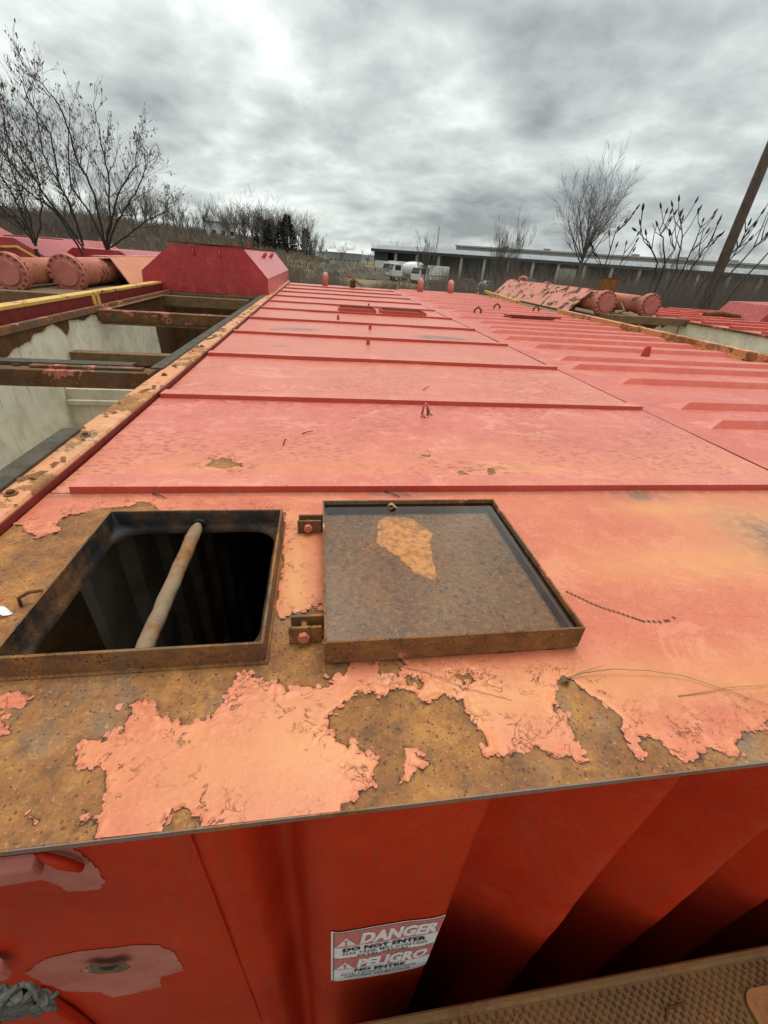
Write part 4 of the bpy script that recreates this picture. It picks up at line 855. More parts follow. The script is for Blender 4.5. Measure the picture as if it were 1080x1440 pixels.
for x in (-1.82, -1.45): MB(off).tube([(x, 7.50, .585), (x-.005, 7.455, .57), (x, 7.45, .52), (x+.01, 7.50, .50)], .011, 8).build('lifting_ring', M['rib'], hd, smooth=True)
for y in (9.2, 10.5):
    x, z = -1.0, .50; MB(off).tube([(x-.03, y-.10, z), (x+.02, y-.09, z+.08), (x+.02, y, z+.10), (x+.02, y+.09, z+.08), (x-.03, y+.10, z)], .022, 8).build('lifting_ring', M['rib'], hd, smooth=True)
for x in (-1.7, -1.45): MB(off).tube([(x, 10.5, .65), (x, 10.5, .76)], .02, 6).build('top_pin', M['rib'], hd)

# ================================================================ E: tank with yellow rim, left of D
te = thing('storage_tank', 'tank with a chipped yellow rim at the far left under two flanged pipes', 'storage tank', (0, 0, 0))
def yr(y0, y1):
    s = [(-2.84, .11), (-2.36, .11)]; bx('rim_plate', M['rimside'], te, -2.36, -2.345, y0, y1, -.005, .10); bx('rim_cap', M['yellow'], te, -2.46, -2.340, y0, y1, .101, .128, bevel=.003)
    bx('rim_post', M['yellow'], te, -2.343, -2.330, y1-.16, y1-.10, -.0, .10); bx('rim_post', M['yellow'], te, -2.343, -2.330, y1-.06, y1, -.0, .10)
yr(.5, 3.58); yr(3.60, 5.35); yr(5.37, 8.4)
wallX('inner_wall', -4.6, .5, 5.6, -2.6, .0, lambda P: jag(P, -.1, .3), te); bx('tank_body', M['redtank'], te, -4.8, -2.37, 6.0, 12.6, -3.3, -.0)
bx('cross_beam', M['beam_brown'], te, -4.6, -2.47, 5.60, 5.75, -.08, .06, bevel=.004); bx('cross_beam', M['beam'], te, -4.6, -2.47, 4.1, 4.2, -.1, .02, bevel=.004); wallYY('end_bulkhead', 5.8, -4.6, -2.4, -2.6, -.05, lambda P: jag(P, -.3, .3), te)
bx('deck_plate', M['beam_brown'], te, -4.8, -2.47, 5.85, 12.6, .001, .03); bx('tank_floor', M['white'], te, -4.6, -2.37, .5, 5.8, -2.65, -2.6)
flange_pipe('flanged_pipe', 'left flanged pipe with a pink end cap at the frame edge', -3.60, 6.12, 12.2, .150, .205, 'flanged pipes lying on the left tank')
flange_pipe('flanged_pipe', 'second flanged pipe', -3.39, 6.88, 12.3, .150, .205, 'flanged pipes lying on the left tank') if False else None
flange_pipe('flanged_pipe', 'flanged pipe with an orange end cap in front of the sloping orange cover', -3.20, 6.60, 12.2, .160, .205, 'flanged pipes lying on the left tank')
lc = thing('pipe_cover', 'streaked orange sloping sheet leaning on the left flanged pipe', 'cover', (0, 0, 0))
slab4([(-3.02, 7.55, .385), (-3.02, 12.3, .385), (-2.64, 12.3, .03), (-2.64, 7.15, .03)], .015, 'sloping_sheet', M['cover_orange'], lc)
slab4([(-3.28, 7.55, .386), (-3.28, 12.3, .386), (-3.03, 12.3, .387), (-3.03, 7.55, .387)], .015, 'top_sheet', M['cover'], lc)
random.seed(9)
for k in range(4):
    x, y = -2.92+k*.10, 6.95+.08*k
    b = MB((x, y, .05)); b.tube([(x-.07, y, .07), (x, y, .10), (x+.06, y+.02, .06)], [.03, .055, .025], 8)
    tag(b.build('rubble_lump', M['concrete'], None, smooth=True), ('leftmost', 'second', 'third', 'rightmost')[k]+' grey lump of rubble under the sloping orange sheet', 'rubble', 'rubble lumps under the orange sheet')
# more red tanks beyond, each with a chamfered hood and yellow rail
random.seed(12)
far = [(-9.3, 10.6, 'crimson tank hood at the left edge behind the flanged pipes', 1.1, .62), (-7.1, 11.6, 'crimson tank hood with white tag behind the left pipes', 1.0, .52), (-11.6, 15.2, 'distant red hood top at the far left edge', 1.6, .75), (-5.4, 12.9, 'low crimson hood behind the bare tree', .8, .40), (-8.6, 16.5, 'distant low red hood behind the left shrubs', 1.2, .55), (-4.3, 15.0, 'low red tank top left of the crimson hood', 1.1, .22)]
for i, (x, y, lb, s, h) in enumerate(far):
    p = thing('tank_hood', lb, 'storage tank', (x, y, -3.3), 'red tanks beyond the left pipes'); off = (x, y, -3.3); W_ = 1.15*s
    MB(off).box(x-W_-.1, x+W_+.1, y-.3, y+4, -3.3, .0).build('tank_body', M['redtank'], p)
    MB(off).prism([(x-W_, .002), (x-W_, h*.4), (x-W_*.6, h), (x+W_*.55, h), (x+W_, h*.4), (x+W_, .002)], y, y+3.2, 'y').build('hood', M['hood'] if i % 2 else M['redtank'], p, bevel=.01)
    for k in range(3): MB(off).box(x-W_+k*.8*s, x-W_+k*.8*s+.05, y-.02, y, .02, h*.5).build('rib_strip', M['redtank'], p)
    xx = x+W_*.8; MB(off).tube([(xx-.7, y-.05, .0), (xx-.68, y-.05, h*.62), (xx-.25, y-.05, h*.68), (xx+.1, y-.05, h*.3), (xx+.12, y-.05, 0)], .030, 8).build('hand_rail', M['yellow'], p, smooth=True)
    MB(off).box(x-.2, x+.05, y-.06, y-.055, h*.35, h*.75).build('paper_tag', M['vanwhite'] if i == 1 else M['yellow'], p) if i < 2 else None
    for k in range(4): MB(off).box(x-W_, x+W_, y+3.3+k*.2, y+3.36+k*.2, .0, .05).build('roof_rib', M['redtank'], p)

# ================================================================ TREES AND BRUSH
class Twigs:
    """many tapered three- or five-sided tubes gathered in numpy friendly lists"""
    def __init__(s): s.v = []; s.f = []
    def tube(s, pts, rad, n=3):
        k = len(pts); base = len(s.v); prev = None
        for i in range(k):
            d = (pts[min(i+1, k-1)]-pts[max(i-1, 0)])
            if d.length < 1e-6: d = Vector((0, 0, 1))
            d.normalize(); a = d.orthogonal() if prev is None else prev-d*prev.dot(d)
            if a.length < 1e-6: a = d.orthogonal()
            a.normalize(); prev = a; b = d.cross(a)
            for j in range(n): t = 2*math.pi*j/n; s.v.append(tuple(pts[i]+(a*math.cos(t)+b*math.sin(t))*rad[i]))
        for i in range(k-1):
            for j in range(n): q = (j+1) % n; s.f.append((base+i*n+j, base+i*n+q, base+(i+1)*n+q, base+(i+1)*n+j))
    def mesh(s, name, mat):
        me = bpy.data.meshes.new(name); me.from_pydata(s.v, [], s.f); me.materials.append(mat); me.polygons.foreach_set('use_smooth', [True]*len(s.f)); return me
RMIN = .0022
def rv(a=1): return Vector((random.uniform(-a, a), random.uniform(-a, a), random.uniform(-a, a)))
def branch(tw, p, d, L, r, lvl, up=.25, wig=.18, kids=4, spread=.75, tips=None, shrink=.62):
    n = 5 if lvl > 0 else 4; pts = [p.copy()]; rad = [r]; dirs = []
    for i in range(n):
        d = (d+rv(wig)+Vector((0, 0, up*.25))).normalized(); p = p+d*(L/n); pts.append(p.copy()); rad.append(max(r*(1-.75*(i+1)/n), RMIN)); dirs.append(d.copy())
    tw.tube(pts, rad, 5 if r > .03 else 3)
    if lvl <= 0:
        if tips is not None: tips.append((pts[-1], dirs[-1]))
        return
    for k in range(kids):
        i = random.randint(1, n-1) if k < kids-1 else n-1; a = dirs[i].orthogonal().normalized(); a.rotate(Matrix.Rotation(random.uniform(0, 6.28), 3, dirs[i]))
        branch(tw, pts[i+1 if k == kids-1 else i].copy(), (dirs[i]+a*spread*random.uniform(.6, 1.2)).normalized(), L*shrink*random.uniform(.75, 1.15), rad[i]*.62, lvl-1, up, wig, kids, spread, tips, shrink)

def guided(tw, line, Y, r0, r1, off, dens, L, lvl, tips, dy=.0, jitter=.3, up=.3):
    """a stem through image-traced points at depth Y, bearing side twigs"""
    P = []
    for i, (x, y) in enumerate(line): P.append(on_y(x, y, Y+dy*i)-off)
    Q = []
    for i in range(len(P)-1):
        for f in np.linspace(0, 1, 5)[:-1]: Q.append(P[i].lerp(P[i+1], float(f))+rv(.02))
    Q.append(P[-1]); n = len(Q); rad = [r0+(r1-r0)*i/(n-1) for i in range(n)]; tw.tube(Q, rad, 6)
    for k in range(dens):
        i = random.randint(int(n*.25), n-1); d = (Q[min(i+1, n-1)]-Q[max(i-1, 0)]).normalized(); a = d.orthogonal(); a.rotate(Matrix.Rotation(random.uniform(0, 6.28), 3, d))
        branch(tw, Q[i].copy(), (d*.9+a*.75).normalized(), L*random.uniform(.5, 1.1)*(1.15-.75*i/n), max(rad[i]*.45, .005), lvl, up, .10, 3, .5, tips)
def leaves(tips, name, mat, parent, size=.035, per=2, prob=.5):
    b = MB()
    for p, d in tips:
        if random.random() > prob: continue
        for k in range(per):
            q = p+rv(.05); a = rv(1).normalized()*size*random.uniform(.5, 1.3); c = (rv(.5)+Vector((0, 0, -1))).normalized()*size*random.uniform(.8, 1.8); b.add([q, q+a, q+a*.6+c, q+c], [(0, 1, 2, 3)])
    return b.build(name, mat, parent, recalc=False)
def bare_tree(label, Y, basepx, lines, group=None, r0=.07, dens=26, L=.9, lvl=2, mat='bark', leaf=.45, lsize=.03, r1=.012, up=.3):
    b0 = on_y(*basepx, Y); loc = Vector((b0.x, Y, -3.3)); t = thing('bare_tree', label, 'tree', loc, group)
    tk = Twigs(); tk.tube([Vector((0, 0, -.2)), Vector((.03, 0, (b0.z+3.3)*.5)), Vector((0, 0, b0.z+3.3))], [r0*1.2, r0*.95, r0*.8], 8); new_obj('trunk', tk.mesh('trunk', M[mat]), t)
    tw = Twigs(); tips = []
    for ln in lines: guided(tw, ln, Y, r0*.38, r1*.55, loc, dens, L, lvl, tips, dy=random.uniform(-.25, .25), up=up)
    new_obj('branches', tw.mesh('branches', M[mat]), t)
    if leaf: leaves(tips, 'dead_leaves', M['leaf_dead'], t, lsize, 2, leaf)
    return t
random.seed(21)
bare_tree('dark bare tree with many rising stems just left of the crimson hood', 13, (150, 358), [
    [(150, 355), (134, 274), (107, 220), (89, 158), (60, 118), (39, 103)], [(150, 340), (150, 329), (167, 274), (190, 232), (194, 189)], [(150, 350), (156, 313), (152, 243), (140, 190), (131, 146)],
    [(152, 352), (156, 348), (187, 325), (210, 308), (233, 298), (238, 278)], [(150, 352), (165, 310), (185, 280), (205, 240), (207, 215)], [(150, 350), (128, 300), (100, 262), (96, 200), (98, 150)]], r0=.075, dens=20, L=.75)
bare_tree('bare thicket tree leaning over the left flanged pipes', 12.2, (117, 360), [
    [(117, 358), (78, 298), (30, 262), (-10, 243)], [(117, 350), (90, 310), (39, 259), (0, 208)], [(115, 340), (109, 313), (82, 255), (70, 189), (40, 140), (27, 109)], [(110, 335), (60, 270), (10, 190), (0, 130)],
    [(117, 345), (96, 280), (60, 215), (52, 160)]], r0=.065, dens=24, L=.8)
bare_tree('leftmost bare tree with low drooping branches at the frame edge', 11.6, (50, 350), [
    [(50, 345), (20, 305), (-20, 280)], [(50, 345), (40, 300), (15, 240), (5, 170)], [(50, 345), (60, 290), (50, 230), (20, 170)], [(50, 340), (10, 260), (-30, 200)], [(48, 342), (30, 310), (0, 285), (-40, 270)]], r0=.05, dens=24, L=.7)
# tall pale tree right of centre
b0 = on_y(818, 365, 50)
def vase(label, name, px, Y, base_r, H, W, stems, seed, mat='bark_grey', group=None, lvl=3, kids=4, z_a=.12, z_b=.34, spread=.42, L0=.52, up=.5, fan=None):
    global RMIN
    RMIN = .00017*Y; random.seed(seed); b0 = on_y(px, 380, Y); g = float(gz(b0.x, Y)); loc = Vector((b0.x, Y, g)); t = thing(name, label, 'tree', loc, group)
    tk = Twigs(); tk.tube([Vector((0, 0, -.3)), Vector((.05, 0, H*.18)), Vector((0, 0, H*z_b))], [base_r*1.3, base_r, base_r*.8], 7); new_obj('trunk', tk.mesh('trunk', M[mat]), t)
    tw = Twigs()
    for k in range(stems):
        a = 2*math.pi*k/stems+random.uniform(-.4, .4); s_ = random.uniform(.15, 1)*(fan or W); z0 = H*random.uniform(z_a, z_b)
        d = Vector((math.cos(a)*s_, math.sin(a)*s_, 1)).normalized(); branch(tw, Vector((0, 0, z0)), d, H*L0*random.uniform(.8, 1.05), base_r*.5, lvl, up, .09, kids, spread, None, .56)
    new_obj('branches', tw.mesh('branches', M[mat]), t); return t
vase('tall pale vase-shaped bare tree rising above the long shed', 'bare_tree', 815, 50, .17, 14.2, .62, 15, 4, kids=5, z_a=.30, z_b=.46, spread=.62, L0=.35, up=.15, fan=1.15)
vase('bushy bare tree in front of the shed left of the yellow rail', 'bare_tree', 705, 36, .09, 6.0, .75, 12, 5, 'bark_far', kids=5)
vase('small reddish bare tree between the white trucks', 'bare_tree', 598, 62, .08, 5.6, .8, 10, 6, 'bark_far')
vase('bare tree in front of the right end of the shed', 'bare_tree', 955, 40, .10, 6.2, .7, 12, 8, 'bark_far')
RMIN = .0022
# sumacs with dark seed cones
def sumac(label, Y, basepx, lines, seed, cones=True):
    random.seed(seed); b0 = on_y(*basepx, Y); loc = Vector((b0.x, Y, -3.3)); t = thing('sumac', label, 'shrub', loc, 'sumacs behind the right pipes'); tw = Twigs(); cb_ = MB()
    for ln in lines:
        P = [on_y(x, y, Y+random.uniform(-.4, .4))-loc for x, y in ln]; P[0] = Vector((P[0].x*.6, 0, -.1)); Q = []
        for i in range(len(P)-1):
            for f in (0, .33, .66): Q.append(P[i].lerp(P[i+1], f)+rv(.03))
        Q.append(P[-1]); n = len(Q); rad = [.045-.033*i/(n-1) for i in range(n)]; tw.tube(Q, rad, 5); tips = [(Q[-1], (Q[-1]-Q[-2]).normalized())]
        for k in range(5):
            i = random.randint(int(n*.5), n-2); d = (Q[i+1]-Q[i]).normalized(); s_ = random.choice((-1, 1)); e_ = (d+Vector((s_*.8, random.uniform(-.4, .4), .2))).normalized(); L = random.uniform(.5, 1.2)
            R1 = Q[i]+e_*L*.5+rv(.04); R2 = R1+(e_+Vector((0, 0, .8))).normalized()*L*.5; tw.tube([Q[i], R1, R2], [.020, .014, .011], 4); tips.append((R2, (R2-R1).normalized()))
        for p, d in tips:
            if cones and random.random() < .75: MB().tube([p, p+d*.06, p+d*.16, p+d*.26], [.012, .042, .036, .008], 6).build('seed_cone', M['cone'], t)
    new_obj('stems', tw.mesh('stems', M['bark']), t)
sumac('sumac with dark seed cones left of the utility pole', 19, (910, 430), [[(905, 440), (925, 370), (912, 340), (895, 325)], [(910, 440), (935, 375), (932, 335), (925, 318)], [(915, 440), (950, 380), (960, 335), (957, 305)], [(915, 440), (960, 380), (978, 340), (988, 312)], [(905, 440), (930, 380), (948, 350), (942, 322)], [(920, 440), (965, 390), (990, 350), (1006, 335)]], 3)
sumac('sumac reaching across the foot of the utility pole', 17, (960, 440), [[(950, 450), (1000, 395), (1030, 360), (1050, 330)], [(960, 450), (1010, 400), (1060, 350), (1076, 332)], [(955, 450), (985, 400), (1040, 345), (1052, 318)], [(965, 450), (1030, 410), (1085, 350), (1100, 320)]], 5)
sumac('thin sumac stems in front of the tall pale tree', 22, (840, 430), [[(860, 440), (850, 385), (835, 350)], [(865, 440), (870, 380), (880, 345)], [(850, 440), (845, 390), (865, 330), (868, 322)]], 6)
# brush: brown twiggy undergrowth nobody could count
rs = np.random.RandomState(5)
def brush(name, n, area, hgt, mat, sticks=5, lean=.45, rad=.010):
    """n clumps of curved three-sided sticks"""
    cx, cy = area(n); g = gz(cx, cy); N = n*sticks
    X = np.repeat(cx, sticks)+rs.normal(0, .45, N); Y = np.repeat(cy, sticks)+rs.normal(0, .45, N); Z = np.repeat(g, sticks)-.1
    Hh = hgt(np.repeat(cx, sticks), np.repeat(cy, sticks))*rs.uniform(.45, 1.1, N); A = rs.uniform(0, 2*np.pi, N); Ln = rs.uniform(.05, lean, N)*Hh
    V = []; dist = np.hypot(X, Y); r = rad*np.clip(dist/22, .7, 6)*rs.uniform(.6, 1.4, N)
    for k, f in enumerate((0, .45, 1.0)):
        bx_ = X+np.cos(A)*Ln*f**1.6+rs.normal(0, .06, N)*k; by = Y+np.sin(A)*Ln*f**1.6; bz = Z+Hh*f
        for j in range(3):
            t = 2*np.pi*j/3; rr_ = r*(1, .7, .25)[k]; V.append(np.stack([bx_+np.cos(t)*rr_, by+np.sin(t)*rr_, bz], 1))
    V = np.stack(V, 1).reshape(-1, 3); b = np.arange(N)[:, None]*9; fs = []
    for lv in (0, 3):
        for j in range(3): q = (j+1) % 3; fs.append(np.concatenate([b+lv+j, b+lv+q, b+lv+3+q, b+lv+3+j], 1))
    Fq = np.concatenate(fs).astype(np.int32); me = bpy.data.meshes.new(name); me.vertices.add(len(V)); me.vertices.foreach_set('co', V.astype(np.float32).ravel()); me.loops.add(Fq.size)
    me.loops.foreach_set('vertex_index', Fq.ravel()); me.polygons.add(len(Fq)); me.polygons.foreach_set('loop_start', np.arange(0, Fq.size, 4, dtype=np.int32)); me.update(calc_edges=True); me.materials.append(mat)
    return new_obj(name, me, None, 'stuff')
def polar(a0, a1, d0, d1, pw=1.0):
    def f(n): a = np.radians(rs.uniform(a0, a1, n)); d = d0+(d1-d0)*rs.uniform(0, 1, n)**pw; return np.sin(a)*d, np.cos(a)*d
    return f
def azh(f): return lambda x, y: f(np.degrees(np.arctan2(x, y)), np.hypot(x, y))
o = brush('undergrowth', 6500, polar(-6, 50, 16.5, 60, 1.3), azh(lambda a, d: np.clip(3.05+.9*np.clip((a-10)/16, 0, 1)-.012*(d-16)+.5*np.sin(a*.9)+.4*np.sin(d*1.3+a*2.1)-1.15*np.exp(-((a-5.5)/7.0)**2), 1.0, 4.2)), M['twig'], 6)
tag(o, 'tangled brown leafless undergrowth behind the tanks', 'undergrowth')
o = brush('thicket', 1500, polar(24, 52, 17, 34), azh(lambda a, d: 3.4+.8*np.clip((a-30)/10, 0, 1)), M['bark_far'], 7, .55, .011); tag(o, 'taller leafless thicket in front of the shed on the right', 'thicket')
o = brush('left_thicket', 2600, polar(-46, -8, 18, 60, 1.2), azh(lambda a, d: np.clip(3.3+(-a-14)*.03, 2.6, 4.4)), M['twig'], 7, .5, .012); o.name = 'thicket'; tag(o, 'leafless thicket behind the red tanks on the left', 'thicket')
o = brush('hillside_brush', 5200, polar(-48, 2, 62, 250, .8), azh(lambda a, d: np.clip(1.0+(-a)*.12, .8, 3.6)), M['twig'], 6, .6, .016); tag(o, 'grey brown brush covering the far hillside', 'brush')
# far tree line: countable bare trees, a few evergreens
random.seed(31); vmesh = []
for k in range(6):
    tw = Twigs(); H = 1.0
    tw.tube([Vector((0, 0, -.05)), Vector((.01, 0, .35)), Vector((0, 0, .62))], [.020, .015, .008], 4)
    for q in range(11):
        a = random.uniform(0, 6.28); z0 = random.uniform(.15, .55); branch(tw, Vector((0, 0, z0)), Vector((math.cos(a)*.75, math.sin(a)*.75, 1)).normalized(), .42*random.uniform(.7, 1.1), .0085, 2, .4, .14, 4, .6, None, .62)
    # keep twig thickness visible at 150 m and more
    vmesh.append(tw.mesh('bare_tree', M['bark_far']))
def put_tree(px, D, H, v, label, group, sz=1.0):
    d = ray(px, 350); az = math.atan2(d.x, d.y); x, y = math.sin(az)*D, math.cos(az)*D
    o = bpy.data.objects.new('bare_tree', vmesh[v]); col.objects.link(o); o.location = (x, y, float(gz(x, y))); o.scale = (H*sz, H*sz, H); o.rotation_euler = (0, 0, random.uniform(0, 6.28)); tag(o, label, 'tree', group); return o
for k in range(46):
    px = 150+k*6.6+random.uniform(-3, 3); put_tree(px, random.uniform(150, 215), random.uniform(7, 11), k % 6, 'bare grey tree in the tree line on the far left hill', 'bare trees lining the far left hill', random.uniform(.8, 1.2))
for k in range(16):
    put_tree(335+k*6.8+random.uniform(-3, 3), random.uniform(118, 150), random.uniform(8, 10.5) * (1 if k < 14 else .6), k % 6, 'bare tree in the clump at the crest above the brown field', 'bare trees above the brown field')
for k in range(22):
    px = 452+k*9.0+random.uniform(-4, 4); put_tree(px, random.uniform(260, 420), random.uniform(7, 12), k % 6, 'distant bare tree behind the long shed', 'distant bare trees behind the shed', 1.2)
for k in range(16):
    put_tree(-40+k*12, random.uniform(70, 120), random.uniform(6, 9), k % 6, 'bare tree on the slope behind the left thicket', 'bare trees behind the left thicket', 1.1)
ev = []
for k in range(2):
    tw = Twigs(); tw.tube([Vector((0, 0, 0)), Vector((0, 0, .95))], [.02, .004], 5); b = MB(); b.v = tw.v; b.f = tw.f
    for q in range(620):
        z = random.uniform(.12, .98); R = .26*(1-z)**.7+.02; a = random.uniform(0, 6.28); r_ = R*random.uniform(.3, 1); p = Vector((math.cos(a)*r_, math.sin(a)*r_, z)); u = rv(1).normalized()*.035; v_ = Vector((math.cos(a), math.sin(a), -.3))*.05
        b.add([p-u, p+u, p+u*.3+v_, p-u*.3+v_], [(0, 1, 2, 3)])
    o = b.build('evergreen', M['evergreen'], None, recalc=False); ev.append(o.data); bpy.data.objects.remove(o)
for k, px in enumerate((368, 377, 383, 396, 405, 431)):
    D = 132+random.uniform(-5, 8); d = ray(px, 350); az = math.atan2(d.x, d.y); x, y = math.sin(az)*D, math.cos(az)*D; o = bpy.data.objects.new('evergreen', ev[k % 2]); col.objects.link(o)
    H = random.uniform(5.5, 9.5); o.location = (x, y, float(gz(x, y))-.3); o.scale = (H*1.15, H*1.15, H); tag(o, 'dark evergreen standing among the bare trees above the brown field', 'tree', 'evergreens above the brown field')

# ================================================================ BUILDINGS AND YARD
def azpos(px, py, D): d = ray(px, py); q = D/math.hypot(d.x, d.y); return Vector((d.x*q, d.y*q, CAMZ+d.z*q))
# long open shed: facade line from A (left) to B (right)
A = azpos(528, 352, 150); Bp = azpos(1120, 390, 150); A.z = Bp.z = -3.3
ux = (Bp-A).normalized(); L = (Bp-A).length; uy = Vector((-ux.y, ux.x, 0))
if uy.dot(A) < 0: uy = -uy
sh = thing('shed', 'long open-fronted shed with pale posts across the right background', 'building', A); sh.rotation_euler = (0, 0, math.atan2(ux.y, ux.x))
EH = 7.1; W_ = 15
def shx(name, mat, *a, bevel=0): return MB().box(*a).build(name, mat, sh, bevel=bevel)
shx('back_wall', M['shed_wall'], 0, L, W_-.3, W_, 0, EH); shx('end_wall', M['shed_trim'], -.3, 0, 0, W_, 0, EH-.4); shx('floor_slab', M['concrete'], 0, L, -1, W_-.4, -.2, .05)
MB().add([(-1, -1.2, EH), (L+1, -1.2, EH), (L+1, W_*.5, EH+1.3), (-1, W_*.5, EH+1.3), (-1, W_+1, EH), (L+1, W_+1, EH), (-1, -1.2, EH-.5), (L+1, -1.2, EH-.5), (L+1, W_+1, EH-.5), (-1, W_+1, EH-.5)], [(0, 1, 2, 3), (3, 2, 5, 4), (6, 7, 8, 9), (0, 6, 7, 1), (0, 3, 4, 9, 6), (1, 7, 8, 5, 2)]).build('roof', M['shed_roof'], sh)
shx('fascia', M['shed_trim'], -1, L+1, -1.3, -1.21, EH-.75, EH-.05); shx('white_panel', M['vanwhite'], -.05, 4.2, -.02, .08, 2.2, EH-3.0); shx('end_screen', M['shed_trim'], 0, 4.2, .1, .2, 0, EH-.5)
npost = 16
for k in range(1, npost): shx('post', M['shed_post'], k*L/npost-.35, k*L/npost+.35, -.35, .35, 0, EH-.5)
shx('infill_wall', M['shed_brown'], L*.74, L, .5, .8, 0, EH-.5); shx('door_panel', M['shed_post'], L*.50, L*.545, .5, .7, 0, EH-1.6)
random.seed(2)
for k in range(12): x = L*.74+k*L*.02+1; shx('wall_panel', M['shed_brown'], x, x+L*.0185, .44, .5, .3, EH-.7)
for k in range(26):   # stock stored under the roof
    x = random.uniform(6, L*.7); shx('stored_stack', (M['concrete'], M['steel'], M['shed_brown'], M['vanwhite'])[k % 4], x, x+random.uniform(1, 4), 3+random.uniform(0, 5), 10+random.uniform(0, 3), .05, random.uniform(.8, 2.6))
bb = thing('warehouse', 'pale flat-roofed warehouse rising behind the open shed', 'building', azpos(640, 360, 235))
bb.location.z = -3.3; bb.rotation_euler = sh.rotation_euler; L2 = 130
MB().box(0, L2, 0, 40, 0, 12.2).build('wall', M['shed_roof'], bb); MB().box(-.5, L2+.5, -.5, 40.5, 12.21, 12.8).build('roof_edge', M['shed_post'], bb)
for k in range(20): MB().box(k*6.5+.2, k*6.5+6.3, -.12, -.01, .3, 12.0).build('wall_panel', M['shed_roof'], bb)
for k in range(6): MB().box(20+k*19, 23+k*19, 12, 15, 12.81, 14).build('roof_unit', M['steel'], bb)
# concrete block wall
A = azpos(444, 392, 84); Bq = azpos(549, 393, 84); A.z = Bq.z = -2.75; ux = (Bq-A).normalized(); L = (Bq-A).length
cw = thing('block_wall', 'wall of stacked grey concrete blocks beyond the roof end', 'wall', A); cw.rotation_euler = (0, 0, math.atan2(ux.y, ux.x)); nb = int(L/1.22); random.seed(6); bm_ = []
for k in range(3):
    bk = MB().prism([(0.03, 0), (1.15, 0), (1.15, .02), (1.15, .53), (1.12, .56), (.06, .56), (.03, .53)], 0, .6, 'y'); bk.box(.35, .84, .2, .4, .56, .60); o = bk.build('block', M['block'], None); bm_.append(o.data); bpy.data.objects.remove(o)
MBm = [M['concrete']]
for r_ in range(5):
    for k in range(nb):
        if r_ == 4 and k > nb*.66: continue
        if r_ == 4 and k < 2: continue
        o = bpy.data.objects.new('block', bm_[k % 3]); col.objects.link(o); o.parent = cw; o.location = (k*1.22+(.6 if r_ % 2 else 0)+random.uniform(-.02, .02), random.uniform(-.14, .14), r_*.60); o.rotation_euler = (0, 0, random.uniform(-.02, .02))
# white trucks
def truck(px, D, label, tank_=True, yaw=.2, s=1):
    p0 = azpos(px, 400, D); g = float(gz(p0.x, p0.y)); t = thing('truck', label, 'truck', (p0.x, p0.y, g)); t.rotation_euler = (0, 0, yaw)
    MB().box(-3.2, 3.4, -1.05, 1.05, .6, .9).build('chassis', M['steel'], t)
    MB().prism([(-3.4, .8), (-3.4, 1.9), (-3.0, 2.75), (-1.5, 2.75), (-1.5, .8)], -1.15, 1.15, 'y').build('cab', M['vanwhite'], t, bevel=.06)
    MB().box(-3.0, -1.9, -1.17, -1.151, 1.75, 2.5).build('side_window', M['glass'], t); MB().prism([(-3.44, 1.8), (-3.44, 1.95), (-3.1, 2.65), (-3.05, 2.6)], -1.0, 1.0, 'y').build('windscreen', M['glass'], t)
    if tank_:
        pts = [(-1.2+i*.56, 0, 1.95+.02*i) for i in range(9)]; MB().tube(pts, [.5, .95, 1.12, 1.18, 1.2, 1.2, 1.16, 1.0, .55], 18).build('tank_body', M['vanwhite'], t, smooth=True)
    else: MB().box(-1.3, 3.4, -1.2, 1.2, .95, 3.1).build('box_body', M['vanwhite'], t, bevel=.05); MB().box(-1.0, 3.1, -1.215, -1.2, 1.5, 1.7).build('stripe', M['steel'], t)
    for x in (-2.5, 1.4, 2.6):
        for y in (-1.0, .75): wv = MB().tube([(x, y, .5), (x, y+.26, .5)], .5, 16).build('wheel', M['tyre'], t); MB().tube([(x, y-.012, .5), (x, y-.002, .5)], .25, 10).build('rim', M['vanwhite'], wv)
truck(572, 86, 'white tank truck beside the right end of the block wall', True, .25); truck(603, 84, 'white box truck right of the tank truck', False, .5); truck(556, 92, 'white truck cab half hidden by the block wall', False, .9)
random.seed(8)
for k, (px, D, lb, mt) in enumerate(((655, 120, 'grey car parked under the shed left of the bushy tree', 'steel'), (685, 118, 'white car parked before the shed behind the bushy tree', 'vanwhite'), (742, 112, 'dark car parked in front of the shed posts', 'glass'), (775, 105, 'white van parked near the tall pale tree', 'vanwhite'))):
    p0 = azpos(px, 400, D); t = thing('parked_car', lb, 'car', (p0.x, p0.y, float(gz(p0.x, p0.y)))); t.rotation_euler = (0, 0, random.uniform(-.6, .2)); h = 2.1 if k == 3 else 1.5
    MB().prism([(-2.3, .35), (-2.3, .95), (-1.3, 1.05), (-.7, h), (1.3, h), (2.1, 1.1), (2.3, .95), (2.3, .35)], -.9, .9, 'y').build('body', M[mt], t, bevel=.06); MB().prism([(-1.1, 1.05), (-.65, h-.1), (1.2, h-.1), (1.8, 1.1)], -.915, .915, 'y').build('windows', M['glass'], t)
    for x in (-1.5, 1.45):
        for y in (-.93, .70): MB().tube([(x, y, .35), (x, y+.22, .35)], .35, 14).build('wheel', M['tyre'], t)
# gravel yard in front of the shed
p1, p2, p3, p4 = azpos(520, 400, 105), azpos(1150, 400, 105), azpos(1150, 400, 152), azpos(520, 400, 152)
MB().add([(p.x, p.y, -3.25 if True else 0) for p in (p1, p2, p3, p4)], [(0, 1, 2, 3)]).build('yard', M['concrete'], None, 'structure')
